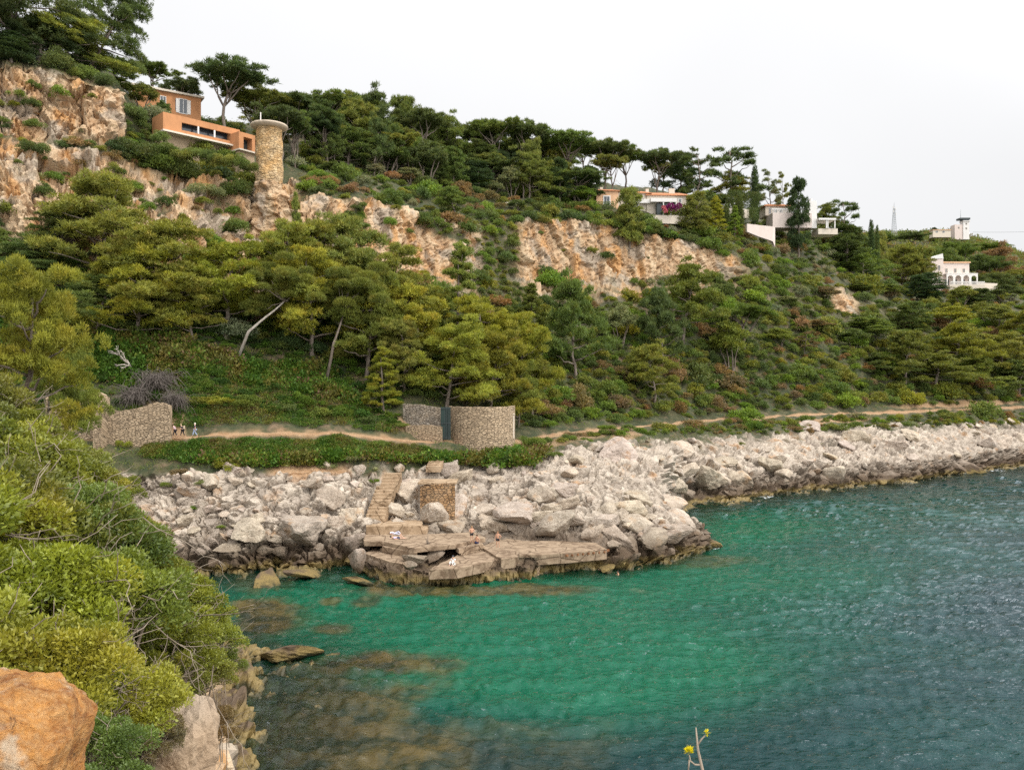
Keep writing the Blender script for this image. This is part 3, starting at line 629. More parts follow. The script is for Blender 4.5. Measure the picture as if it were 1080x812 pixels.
wo = nt.nodes.new('ShaderNodeOutputWorld'); nt.links.new(bg.outputs[0], wo.inputs[0])
sl = bpy.data.lights.new('sun', 'SUN'); sl.energy = 1.5; sl.angle = R(11); sl.color = (1, .95, .86)
so_ = bpy.data.objects.new('sun', sl); COL.objects.link(so_)
so_.rotation_euler = Vector((-math.sin(az)*math.cos(el), -math.cos(az)*math.cos(el), -math.sin(el))).to_track_quat('-Z', 'Y').to_euler()
SC.view_settings.view_transform = 'Standard'; SC.view_settings.look = 'None'; SC.view_settings.exposure = 0.0; SC.view_settings.gamma = 1
SC.render.engine = 'CYCLES'; SC.cycles.use_denoising = False
SC.cycles.max_bounces = 5; SC.cycles.diffuse_bounces = 2; SC.cycles.glossy_bounces = 2; SC.cycles.transmission_bounces = 2; SC.cycles.transparent_max_bounces = 8

# ================================================================== VEGETATION
def unit(n, r):
    u = r.normal(size=(n, 3)); return u/np.linalg.norm(u, axis=1)[:, None]
def sprays(C, RR, per, L, W, seed, up=.5, out=.8, rnd=.45, leaf=False, inner=.45, hemi=-.45):
    """leaf or needle-tuft faces spread through the puffs of a crown"""
    r = np.random.default_rng(seed); C = np.asarray(C, float); RR = np.asarray(RR, float)
    if RR.ndim == 1: RR = np.stack([RR, RR, RR*.7], 1)
    k = np.maximum(4, (per*(RR[:, 0]*RR[:, 2])/np.mean(RR[:, 0]*RR[:, 2])).astype(int))
    ci = np.repeat(np.arange(len(C)), k); n = len(ci)
    u = unit(n, r); low = u[:, 2] < hemi; u[low, 2] *= -1
    p = C[ci]+u*RR[ci]*(inner+(1-inner)*r.random(n)**.5)[:, None]
    d = u*out+np.array([0, 0, up])+r.normal(size=(n, 3))*rnd; d /= np.linalg.norm(d, axis=1)[:, None]
    s = np.cross(d, unit(n, r)); s /= np.linalg.norm(s, axis=1)[:, None]+1e-9
    l = (L*r.uniform(.6, 1.3, n))[:, None]; w = (W*r.uniform(.7, 1.3, n))[:, None]
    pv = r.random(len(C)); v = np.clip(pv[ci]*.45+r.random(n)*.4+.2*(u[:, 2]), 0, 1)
    if leaf:
        V = np.stack([p, p+d*l*.5+s*w*.5, p+d*l, p+d*l*.5-s*w*.5], 1); q = np.arange(4*n).reshape(n, 4); vv = np.repeat(v, 4)
    else:
        V = np.stack([p-s*w*.5, p+s*w*.5, p+d*l], 1); q = np.arange(3*n).reshape(n, 3); vv = np.repeat(v, 3)
    return V.reshape(-1, 3), q, vv
def wob(a, b, n, amt, r):
    a = np.array(a, float); b = np.array(b, float); t = np.linspace(0, 1, n)[:, None]
    o = np.cumsum(r.normal(size=(n, 3))*amt, axis=0); o -= o[0]; o -= t*o[-1]*.6
    return a+(b-a)*t+o
def tree_proto(kind, seed, fine=1.0):
    """returns (trunk mesh, crown mesh), ten metres tall, about eight wide"""
    r = np.random.default_rng(seed); mb = MB(); C = []; RR = []
    per = 190; L = .55/fine**.5; W = .13/fine**.6; up = .6
    if kind == 'aleppo':
        top = np.array([r.normal()*.9, r.normal()*.9, 9.0]); tr = wob((0, 0, -1), top, 9, .16, r)
        mb.tube(tr, np.linspace(.26, .05, 9), 7)
        nl = 17
        for i in range(nl):
            f = .26+.70*(i/(nl-1)); b = tr[0]+(tr[-1]-tr[0])*f; j = min(7, int(f*8)); b = tr[j]+(tr[j+1]-tr[j])*(f*8-j)
            a = i*2.4+r.uniform(-.5, .5); ln = (4.3-3.1*((f-.3)/.7)**1.3)*r.uniform(.65, 1.15)
            e = b+np.array([math.cos(a)*ln, math.sin(a)*ln, r.uniform(.1, 1.3)])
            lb = wob(b, e, 6, .12, r); mb.tube(lb, np.linspace(.10, .03, 6), 5)
            for q in (.5, .75, 1.0):
                if q < .6 and r.random() < .35: continue
                c = b+(e-b)*q+r.normal(size=3)*[.45, .45, .2]+[0, 0, .15]; s = r.uniform(.85, 1.45); C.append(c); RR.append([s*1.1, s*1.1, s*r.uniform(.6, .85)])
                if q > .9:
                    for _ in range(2):
                        C.append(c+r.normal(size=3)*[.9, .9, .5]+[0, 0, .2]); s = r.uniform(.6, 1.0); RR.append([s, s, s*.8])
        for _ in range(5): C.append(top+r.normal(size=3)*[.6, .6, .4]+[0, 0, .3]); s = r.uniform(.6, .95); RR.append([s, s, s*.75])
    elif kind == 'umbrella':
        top = np.array([r.normal()*.5, r.normal()*.5, 6.3]); tr = wob((0, 0, -1), top, 8, .13, r); mb.tube(tr, np.linspace(.25, .13, 8), 7)
        for i in range(9):
            a = i*2.4+r.uniform(-.4, .4); rr = r.uniform(1.2, 3.6); b = tr[int(r.integers(4, 8))]
            e = np.array([top[0]+math.cos(a)*rr, top[1]+math.sin(a)*rr, 8.7-rr*.18+r.normal()*.3]); lb = wob(b, e, 6, .12, r); mb.tube(lb, np.linspace(.12, .03, 6), 5)
            for _ in range(6):
                c = e+r.normal(size=3)*[.85, .85, .33]; s = r.uniform(.6, 1.15); C.append(c); RR.append([s, s, s*.5])
        for _ in range(10): C.append(top+np.array([r.normal()*1.5, r.normal()*1.5, 2.6+r.normal()*.25])); s = r.uniform(.7, 1.1); RR.append([s, s, s*.55])
    elif kind == 'conic':
        tr = wob((0, 0, -1), (r.normal()*.2, r.normal()*.2, 9.6), 9, .06, r); mb.tube(tr, np.linspace(.2, .03, 9), 6)
        for i in range(48):
            z = 1.2+8.4*(i/47); rad = 2.5*(1-(z-1)/9.2)**.8; a = i*2.4; q = r.uniform(.5, 1.0)
            c = np.array([math.cos(a)*rad*q, math.sin(a)*rad*q, z+r.normal()*.2]); C.append(c); s = r.uniform(.5, .8)*(1-.4*z/10); RR.append([s, s, s*.75])
            if i % 4 == 0: mb.tube([(0, 0, z-.3), c], [.05, .02], 5)
        up = .9
    elif kind == 'dense':
        tr = wob((0, 0, -1), (0, 0, 7.5), 6, .08, r); mb.tube(tr, np.linspace(.3, .1, 6), 7)
        for i in range(70):
            u = unit(1, r)[0]; z = 1.3+r.random()*8; rad = 3.2*math.sin(math.pi*min(1, max(.05, (z+1.5)/11.3)))**.6
            c = np.array([u[0]*rad*.8, u[1]*rad*.8, z]); C.append(c); s = r.uniform(.8, 1.25); RR.append([s, s, s*.62])
        per = 200; up = .3
    elif kind == 'cypress':
        mb.tube([(0, 0, -1), (0, 0, 8.5)], [.16, .03], 6)
        for i in range(40):
            z = .6+9*(i/39); rad = .62*math.sin(math.pi*min(.97, (z+1.6)/12.2))**.7; a = i*2.4
            C.append([math.cos(a)*rad*.55, math.sin(a)*rad*.55, z]); s = .42*rad/.5+.08; RR.append([s, s, s*1.5])
        per = 150; up = 1.6; L = .4; W = .09
    elif kind == 'open':       # thin crown, sky shows between its tufts
        top = np.array([r.normal()*.8, r.normal()*.5, 9.2]); tr = wob((0, 0, -1), top, 9, .2, r); mb.tube(tr, np.linspace(.24, .05, 9), 7)
        for i in range(13):
            f = .35+.62*(i/12); j = min(7, int(f*8)); b = tr[j]+(tr[j+1]-tr[j])*(f*8-j); a = i*2.4+r.uniform(-.5, .5); ln = (3.6-2.2*f)*r.uniform(.6, 1.3)
            e = b+np.array([math.cos(a)*ln, math.sin(a)*ln, r.uniform(.2, 1.4)]); lb = wob(b, e, 6, .16, r); mb.tube(lb, np.linspace(.09, .025, 6), 5)
            for _ in range(3): C.append(e+r.normal(size=3)*[.5, .5, .25]); s = r.uniform(.45, .85); RR.append([s, s, s*.5])
        per = 110
    elif kind == 'olive':
        for i in range(4):
            a = i*1.57+r.random(); e = np.array([math.cos(a)*1.8, math.sin(a)*1.8, 5.2]); mb.tube(wob((0, 0, -1), e, 6, .2, r), np.linspace(.22, .05, 6), 6)
        for i in range(48):
            u = unit(1, r)[0]; u[2] = abs(u[2])*1.2-.25; c = np.array([0, 0, 5.2])+u*[3.1, 3.1, 3.6]*r.uniform(.6, 1); C.append(c); s = r.uniform(.8, 1.2); RR.append([s, s, s*.8])
        per = 170; up = .15
    C = np.array(C); RR = np.array(RR); K_ = 7 if kind != 'cypress' else 1
    if K_ > 1:
        ci = np.repeat(np.arange(len(C)), K_); u = unit(len(ci), r); u[:, 2] = np.where(u[:, 2] < -.3, -u[:, 2], u[:, 2])
        C = C[ci]+u*RR[ci]*r.uniform(.45, .95, (len(ci), 1)); RR = RR[ci]*r.uniform(.28, .52, (len(ci), 1)); per = per*1.15/K_
    V, q, v = sprays(C, RR, max(6, int(per*fine)), L*.8, W, seed+50, up=up, rnd=.55 if kind != 'cypress' else .25, leaf=(kind in ('olive', 'dense')), inner=.35)
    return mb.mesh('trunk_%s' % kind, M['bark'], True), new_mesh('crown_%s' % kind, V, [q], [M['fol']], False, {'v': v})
def shrub_proto(seed, fine=1.0, loose=False):
    r = np.random.default_rng(seed); C = []; RR = []
    for i in range(22):
        u = unit(1, r)[0]; u[2] = abs(u[2])*.9; C.append(u*[.72, .72, .62]*r.uniform(.55, 1.05)+[0, 0, .12]); s = r.uniform(.20, .40); RR.append([s, s, s*.8])
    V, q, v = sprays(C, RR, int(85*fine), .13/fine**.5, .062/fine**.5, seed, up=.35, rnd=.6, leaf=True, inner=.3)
    return new_mesh('shrub_leaves', V, [q], [M['fol']], False, {'v': v})

TREE = {}
for i, (k, f) in enumerate([('aleppo', 1), ('aleppo', 1), ('aleppo', 1), ('aleppo', 1), ('umbrella', 1), ('umbrella', 1), ('umbrella', 1), ('conic', 1), ('conic', 1), ('dense', 1), ('dense', 1), ('cypress', 1), ('open', 1), ('open', 1), ('olive', 1), ('olive', 1)]):
    TREE.setdefault(k, []).append(tree_proto(k, 100+i*7, f))
for i in range(5): TREE.setdefault('near', []).append(tree_proto('aleppo', 300+i*5, 1.9))
TREE['nearconic'] = [tree_proto('conic', 341, 2.2)]
SHR = [shrub_proto(500+i) for i in range(7)]; SHRF = [shrub_proto(520+i, 2.6) for i in range(4)]
TNAME = {'aleppo': 'pine_tree', 'near': 'pine_tree', 'nearconic': 'young_pine_tree', 'umbrella': 'umbrella_pine', 'conic': 'young_pine_tree', 'dense': 'evergreen_tree', 'cypress': 'cypress_tree', 'open': 'pine_tree', 'olive': 'olive_tree'}
TINT = {'deep': (.050, .085, .034), 'dark': (.085, .122, .042), 'green': (.115, .165, .044), 'olive': (.158, .182, .044), 'yellow': (.198, .212, .034), 'bright': (.125, .200, .034), 'grey': (.19, .215, .14), 'rust': (.21, .14, .08), 'brown': (.18, .14, .085), 'lime': (.225, .25, .04)}
TWORD = {'deep': 'blackish green', 'dark': 'dark green', 'green': 'mid green', 'olive': 'olive green', 'yellow': 'yellowish green', 'bright': 'bright green', 'grey': 'grey-green', 'rust': 'rusty brown', 'brown': 'dull brown', 'lime': 'lime green'}
ITEMS = []      # (object, description, noun, photo x, photo y, ordinal noun)
def jit(c, r=None, a=.16):
    s = 1+random.uniform(-a, a); return (c[0]*s*(1+random.uniform(-a, a)*.5), c[1]*s, c[2]*s*(1+random.uniform(-a, a)), 1)
GROUPS = {'pine_tree': 'pines on the slope and ridge', 'young_pine_tree': 'young pines on the slope', 'umbrella_pine': 'umbrella pines on the ridge', 'evergreen_tree': 'dense evergreens on the slope', 'cypress_tree': 'cypresses by the villas', 'olive_tree': 'silvery trees on the slope', 'shrub': 'scrub bushes on the slope', 'boulder': 'limestone boulders of the shore'}
def add_tree(kind, x, ytop, D, wpx, tint='olive', label=None, z0=None, lean=0.0, far=False):
    X = (x-CX)*D/F; zb = zat(X, D)-.2 if z0 is None else z0
    h = max(2.5, H+(CY-ytop)*D/F-zb)/10.0; wsc = wpx*D/F/8.2
    nm = TNAME[kind]; tm, cmm = random.choice(TREE[kind])
    if kind == 'cypress': wsc = wpx*D/F/2.0
    if kind in ('conic', 'nearconic'): wsc = wpx*D/F/5.4
    if kind == 'open': wsc = wpx*D/F/7
    e = empty(nm, (X, D, zb), random.uniform(0, 6.28)); e.scale = (wsc, wsc, h)
    if lean: e.rotation_euler = (0, lean, random.uniform(-.3, .3))
    a = bpy.data.objects.new('trunk', tm); COL.objects.link(a); a.parent = e
    b = bpy.data.objects.new('crown', cmm); COL.objects.link(b); b.parent = e; k_ = 1.08 if kind.startswith('near') else .95; b.color = jit([q*k_ for q in TINT[tint]])
    tag(e, label, nm.replace('_', ' ').replace('young ', '').replace('evergreen tree', 'tree'), GROUPS[nm])
    shape = {'aleppo': 'broad', 'near': 'bushy', 'nearconic': 'pointed', 'umbrella': 'flat-topped', 'conic': 'pointed', 'dense': 'dense', 'cypress': 'slim', 'open': 'thin-crowned', 'olive': 'rounded'}[kind]
    if not label: ITEMS.append((e, TWORD[tint]+' '+shape, nm.replace('_', ' '), x, (ytop+(CY-(zb-H)*F/D))/2))
    return e
def add_shrub(x, y, D, rpx, tint, sq=1.0, fine=False, pt=None, label=None):
    p = pt if pt is not None else Vector(((x-CX)*D/F, D, zat((x-CX)*D/F, D)))
    o = bpy.data.objects.new('shrub', random.choice(SHRF if fine else SHR)); COL.objects.link(o); r = rpx*p.y/F
    o.location = p-Vector((0, 0, r*.15)); o.rotation_euler = (0, 0, random.uniform(0, 6.28)); o.scale = (r*random.uniform(.9, 1.25), r*random.uniform(.9, 1.25), r*sq)
    o.color = jit(TINT[tint]); tag(o, label, 'shrub', GROUPS['shrub'])
    if not label: ITEMS.append((o, ('low ' if sq < .75 else 'rounded ')+TWORD[tint], 'shrub', x, y))
    return o

# ---------------------------------------------------------------- the skyline and the wood on the plateau
SKYT = [(-60, 20), (60, 60), (118, 72), (160, 78), (200, 105), (240, 95), (300, 96), (345, 97), (380, 103), (415, 100), (440, 112), (470, 126), (500, 130), (545, 127), (575, 138), (600, 136), (635, 150), (690, 160), (735, 175), (770, 180), (800, 205), (850, 225), (900, 245), (1100, 262)]
def sky_y(x): return float(np.interp(x, [s[0] for s in SKYT], [s[1] for s in SKYT]))
def Dr(x, r): return ground_r(x, r).y
for a in [('umbrella', 236, 66, 172, 74, 'dark'), ('umbrella', 158, 67, 190, 44, 'green'), ('aleppo', 128, 62, 178, 34, 'green'), ('umbrella', 190, 86, 176, 40, 'dark'), ('umbrella', 272, 92, 180, 66, 'olive'),
          ('umbrella', 308, 101, 186, 60, 'dark'), ('umbrella', 342, 98, 206, 52, 'green'), ('aleppo', 368, 112, 196, 56, 'olive'), ('aleppo', 384, 104, 214, 44, 'green'), ('aleppo', 402, 100, 212, 48, 'dark'),
          ('aleppo', 425, 103, 220, 46, 'green'), ('umbrella', 447, 116, 216, 50, 'dark'), ('aleppo', 470, 127, 225, 44, 'green'), ('umbrella', 498, 130, 238, 44, 'dark'), ('umbrella', 522, 128, 236, 50, 'green'),
          ('umbrella', 548, 126, 236, 44, 'dark'), ('umbrella', 594, 136, 240, 56, 'green'), ('umbrella', 572, 146, 246, 44, 'dark'), ('umbrella', 634, 147, 244, 46, 'dark'), ('umbrella', 660, 158, 250, 40, 'green'),
          ('umbrella', 689, 157, 248, 46, 'dark'), ('aleppo', 712, 168, 258, 44, 'deep'), ('open', 736, 159, 244, 44, 'dark'), ('open', 774, 154, 262, 62, 'dark'), ('aleppo', 768, 190, 266, 40, 'olive'),
          ('cypress', 796, 175, 262, 13, 'deep'), ('open', 812, 187, 270, 30, 'grey'), ('open', 826, 190, 275, 22, 'olive'), ('dense', 842, 187, 262, 31, 'deep'), ('open', 892, 210, 292, 36, 'dark'), ('aleppo', 872, 217, 300, 36, 'olive'),
          ('cypress', 919, 232, 300, 9, 'deep'), ('cypress', 925, 238, 305, 7, 'dark'), ('dense', 893, 236, 290, 50, 'dark'), ('aleppo', 915, 262, 288, 44, 'green'), ('dense', 590, 166, 222, 30, 'deep'), ('dense', 575, 182, 226, 26, 'deep'),
          ('aleppo', 562, 150, 224, 30, 'olive'), ('umbrella', 615, 152, 262, 36, 'green'), ('umbrella', 700, 172, 270, 34, 'olive'), ('umbrella', 648, 165, 240, 34, 'olive')]:
    add_tree(*a)
for a in [('olive', 150, 86, 161, 40, 'olive'), ('dense', 128, 92, 158, 26, 'green'), ('olive', 172, 104, 160, 22, 'dark')]: add_tree(*a)
_ex = [(112, 262, 62, 132), (625, 735, 188, 230), (815, 890, 205, 245)]
for i in range(78):
    x = random.uniform(285, 625); r_ = random.uniform(15.9, 17.3); g = ground_r(x, r_); D = g.y
    gy = CY-(g.z-H)*F/D; hp = random.uniform(8, 13)*F/D; yt = max(gy-hp, sky_y(x)+random.uniform(2, 12))
    add_tree(random.choice(['aleppo', 'aleppo', 'umbrella', 'umbrella', 'olive', 'dense']), x, yt, D, random.uniform(30, 54), random.choice(['dark', 'green', 'olive', 'dark', 'deep', 'green']))
for x, yt, D, wpx, k, tn in [(432, 176, 196, 34, 'olive', 'grey'), (395, 172, 186, 26, 'olive', 'grey'), (540, 172, 218, 36, 'olive', 'grey'), (480, 200, 178, 34, 'aleppo', 'green'), (470, 188, 205, 30, 'dense', 'dark'), (505, 185, 215, 34, 'dense', 'bright'),
                           (520, 190, 214, 30, 'olive', 'grey'), (350, 170, 176, 26, 'olive', 'dark'), (458, 172, 205, 40, 'dense', 'dark'), (664, 196, 214, 40, 'dense', 'olive'), (735, 202, 226, 40, 'dense', 'olive'), (615, 196, 222, 34, 'olive', 'bright'),
                           (755, 208, 234, 28, 'conic', 'lime'), (775, 218, 240, 22, 'conic', 'bright'), (780, 205, 246, 12, 'cypress', 'dark'), (766, 215, 244, 10, 'cypress', 'dark'), (703, 218, 228, 20, 'dense', 'bright')]:
    add_tree(k, x, yt, D, wpx, tn)
# slope of the middle and the right
for x, yt, D, wpx, k, tn in [(610, 298, 160, 62, 'aleppo', 'green'), (720, 286, 190, 64, 'aleppo', 'olive'), (785, 322, 200, 60, 'umbrella', 'green'), (770, 335, 192, 50, 'olive', 'olive'), (700, 310, 178, 44, 'aleppo', 'dark'),
                           (690, 368, 165, 50, 'aleppo', 'olive'), (560, 300, 168, 44, 'conic', 'olive'), (655, 318, 178, 40, 'olive', 'grey'), (830, 312, 225, 34, 'olive', 'grey'), (868, 300, 240, 40, 'olive', 'brown'), (918, 336, 238, 56, 'aleppo', 'green'),
                           (955, 350, 224, 60, 'aleppo', 'olive'), (960, 318, 250, 52, 'dense', 'dark'), (1005, 345, 238, 60, 'aleppo', 'yellow'), (1030, 375, 234, 50, 'aleppo', 'olive'), (1060, 352, 248, 60, 'aleppo', 'olive'), (1075, 380, 240, 50, 'aleppo', 'green'),
                           (935, 375, 222, 50, 'aleppo', 'dark'), (985, 376, 226, 60, 'aleppo', 'olive'), (1000, 322, 262, 60, 'olive', 'yellow'), (1050, 318, 272, 50, 'olive', 'olive'), (1080, 330, 265, 50, 'aleppo', 'yellow'), (975, 288, 300, 52, 'dense', 'deep'),
                           (935, 300, 285, 50, 'dense', 'green'), (905, 305, 268, 40, 'dense', 'dark'), (890, 285, 285, 44, 'dense', 'deep'), (950, 262, 330, 40, 'aleppo', 'olive'), (968, 272, 325, 36, 'aleppo', 'olive'), (870, 262, 300, 36, 'conic', 'brown'),
                           (900, 345, 228, 42, 'olive', 'dark'), (1110, 345, 255, 60, 'aleppo', 'olive'), (860, 340, 226, 40, 'aleppo', 'brown'), (820, 345, 208, 38, 'olive', 'olive'), (545, 210, 206, 24, 'olive', 'dark'), (1015, 300, 300, 34, 'olive', 'olive'), (1035, 304, 300, 34, 'dense', 'dark'),
                           (1150, 370, 262, 60, 'aleppo', 'olive'), (1130, 320, 290, 60, 'aleppo', 'green'), (1200, 350, 280, 70, 'aleppo', 'olive'), (1060, 300, 330, 50, 'olive', 'dark')]:
    add_tree(k, x, yt, D, wpx, tn)
add_tree('open', 850, 352, 212, 26, 'brown')
# big pines over the green bank
NEAR = [(112, 188, 119, 130, 'olive'), (178, 236, 119, 120, 'olive'), (66, 226, 121, 70, 'dark'), (236, 258, 121, 90, 'yellow'), (150, 262, 115, 90, 'yellow'), (306, 244, 128, 96, 'olive'), (338, 236, 133, 80, 'olive'),
        (378, 226, 136, 96, 'olive'), (330, 270, 125, 90, 'yellow'), (420, 266, 137, 84, 'olive'), (384, 285, 124, 84, 'olive'), (446, 300, 129, 84, 'yellow'), (505, 318, 134, 84, 'yellow'), (548, 336, 137, 76, 'yellow'),
        (470, 345, 123, 80, 'yellow'), (515, 352, 126, 70, 'yellow'), (562, 360, 139, 50, 'olive'), (425, 340, 122, 60, 'olive'), (205, 285, 117, 70, 'olive'), (30, 258, 116, 80, 'dark'), (100, 290, 113, 90, 'dark'), (545, 385, 130, 44, 'olive'), (-40, 250, 112, 110, 'dark')]
for x, yt, D, wpx, tn in NEAR: add_tree('near', x, yt, D, wpx, tn)
add_tree('nearconic', 486, 256, 142, 64, 'olive'); add_tree('nearconic', 404, 366, 117, 52, 'yellow'); add_tree('conic', 312, 206, 139, 26, 'olive')
# pines at the edge of the upper cliff
add_tree('near', 18, -48, 141, 120, 'dark'); add_tree('near', -45, -40, 138, 120, 'dark'); add_tree('near', 66, 12, 148, 92, 'olive', lean=.25)
add_tree('near', 92, -20, 150, 64, 'dark', lean=.35); add_tree('aleppo', 40, 20, 142, 60, 'deep'); add_tree('aleppo', 100, 52, 158, 50, 'dark'); add_tree('dense', 12, 36, 137, 60, 'deep')
# nearer pine beside the viewpoint
NP = [tree_proto('aleppo', 401, 3.6), tree_proto('aleppo', 409, 3.6)]
TREE['close'] = NP; TNAME['close'] = 'pine_tree'
def close_pine(x, yt, D, w, tn, zb, label):
    X = (x-CX)*D/F; e = empty('pine_tree', (X, D, zb), random.uniform(0, 6)); h = (H+(CY-yt)*D/F-zb)/10; s = w*D/F/8.2; e.scale = (s, s, h)
    tm, cc = random.choice(NP)
    for nm, me_, c in (('trunk', tm, None), ('crown', cc, TINT[tn])):
        o = bpy.data.objects.new(nm, me_); COL.objects.link(o); o.parent = e
        if c: o.color = jit(c)
    tag(e, label, 'pine tree', GROUPS['pine_tree'])
close_pine(18, 292, 34, 120, 'yellow', 16, 'yellowish green pine close to the viewpoint, its top level with the cliff foot')
close_pine(44, 352, 40, 84, 'olive', 14, 'yellow-green pine standing between the nearest thicket and the ruined retaining wall')

# one pine whose pale trunk leans out over the bank, and its neighbour
def leaning_pine(base, pts, puffs, tint, label, rad=.35, bark='pale_bark'):
    b = empty('leaning_pine', base); inv = -Vector(base); mb = MB()
    mb.tube([Vector(p)+inv for p in pts], np.linspace(rad, rad*.35, len(pts)), 8); r = np.random.default_rng(5)
    C = np.array([Vector(p)+inv for p, s in puffs]); RR = np.array([[s, s, s*.55] for p, s in puffs])
    br = MB()
    for c in C[::2]: br.tube(wob(Vector(pts[-1])+inv, (Vector(pts[-1])+inv).lerp(Vector(c), .7), 5, .15, r), np.linspace(rad*.3, .03, 5), 5)
    V, q, v = sprays(C, RR, 1300, .42, .08, 77, up=.6, rnd=.5)
    mb.build('trunk', M[bark], b, True); br.build('branch', M['bark'], b, True); o = link('crown', new_mesh('crown_leaning', V, [q], [M['fol']], False, {'v': v}), b); o.color = (*TINT[tint], 1)
    tag(b, label, 'pine tree', GROUPS['pine_tree'])
for (x0, y0, D0, way, cx, cy, tn, lb, bk) in [(249, 378, 117, [(262, 350, 117), (276, 338, 117), (290, 327, 118), (300, 318, 119)], 296, 298, 'olive', 'pine with a pale crooked trunk leaning out over the green bank', 'pale_bark'),
                                     (343, 386, 120, [(352, 362, 120), (358, 345, 121), (362, 332, 122)], 366, 305, 'olive', 'pine with a straight slanting trunk rising from the shade right of the pale crooked trunk', 'bark')]:
    rr = np.random.default_rng(int(x0)); X = (x0-CX)*D0/F; bz_ = (X, D0, zat(X, D0)-.3)
    base_p = Vector(P(x0, y0, D0)); pts = [Vector((base_p.x, D0, min(base_p.z, bz_[2]+.2)))]+[P(*w_) for w_ in way]
    puffs = [(P(cx+rr.normal()*24, cy+rr.normal()*14, D0+2+rr.normal()*1.5), rr.uniform(1.0, 1.9)) for _ in range(26)]
    leaning_pine(pts[0], pts, puffs, tn, lb, .26, bk)

# ---------------------------------------------------------------- shrubs over the slopes
def slope_tint(x, y, rt_):
    n = random.random()
    if x > 940 and y > 290: return random.choice(['olive', 'yellow', 'dark', 'rust', 'green', 'olive'])
    if rt_ > 13.3 and x > 380: return random.choice(['olive', 'rust', 'dark', 'grey', 'brown', 'green', 'dark', 'green', 'olive', 'bright'])
    if y > 395: return random.choice(['green', 'bright', 'olive', 'dark', 'green', 'bright', 'brown', 'rust', 'olive'])
    return random.choice(['green', 'dark', 'olive', 'olive', 'bright', 'grey', 'green', 'dark', 'yellow', 'green', 'olive', 'rust', 'bright'])
cnt = 0; tries = 0; placed = []
while cnt < 192 and tries < 6000:
    tries += 1
    x = random.uniform(130, 1095); y = random.uniform(110, 455)
    p, r_ = ground(x, y, 7.9, 17.4)
    if abs(CY-(p.z-H)*F/p.y-y) > 3: continue
    if 8.6 < r_ < 10.3 or (r_ < 11.2 and x < 430): continue
    if 12 < r_ < 13.1 and (305 < x < 480 or 548 < x < 770) and random.random() < .985: continue
    if x < 300 and 12 < r_ < 16.1 and random.random() < .85: continue
    if any(a < x < b and c < y < d for a, b, c, d in _ex+[(262, 312, 130, 250), (420, 545, 420, 470), (500, 560, 205, 226)]): continue
    rp = random.uniform(10, 21)*(190/p.y)**.45
    if any((x-a)**2+((y-b)*1.3)**2 < ((rp+c)*.55)**2 for a, b, c in placed): continue
    placed.append((x, y, rp)); add_shrub(x, y, p.y, rp, slope_tint(x, y, r_), random.choice([.9, 1.0, 1.2, 1.35]), p.y < 150, p); cnt += 1
for x, y, rp, tn, sq in [(540, 478, 20, 'bright', .8), (560, 468, 18, 'green', .8), (525, 486, 16, 'dark', .7), (505, 482, 14, 'brown', .7), (232, 492, 13, 'lime', 1), (246, 496, 11, 'yellow', 1), (215, 510, 10, 'green', .7), (190, 500, 12, 'brown', .8), (175, 512, 10, 'green', .7), (205, 536, 6, 'bright', .7), (232, 556, 6, 'bright', .7),
                         (400, 470, 12, 'green', .8), (372, 484, 14, 'grey', .7), (345, 492, 12, 'grey', .6), (440, 486, 12, 'bright', .6), (395, 508, 8, 'bright', .7), (418, 512, 7, 'bright', .6), (605, 460, 16, 'brown', .6), (640, 452, 14, 'bright', .6), (700, 452, 18, 'olive', .6), (730, 449, 18, 'brown', .55), (785, 444, 20, 'bright', .9), (815, 447, 18, 'olive', .5), (835, 452, 12, 'brown', .5),
                         (880, 452, 16, 'dark', .5), (960, 448, 14, 'grey', .5), (1000, 440, 14, 'olive', .6), (130, 470, 12, 'lime', 1), (165, 470, 9, 'green', .8), (905, 440, 14, 'grey', .5), (662, 470, 7, 'bright', .5), (780, 468, 6, 'olive', .5), (585, 480, 12, 'green', .6), (575, 300, 15, 'bright', 1)]:
    p, r_ = ground(x, y); add_shrub(x, y, p.y, rp, tn, sq, p.y < 150, p)
for i, x in enumerate(range(568, 850, 12)):
    g = ground_r(x+random.uniform(-4, 4), random.uniform(8.35, 8.8)); add_shrub(x, CY-(g.z-H)*F/g.y, g.y, random.uniform(7, 11)*(.8 if x > 720 else 1), random.choice(['bright', 'olive', 'brown', 'green', 'olive', 'dark']), .75, False, g)
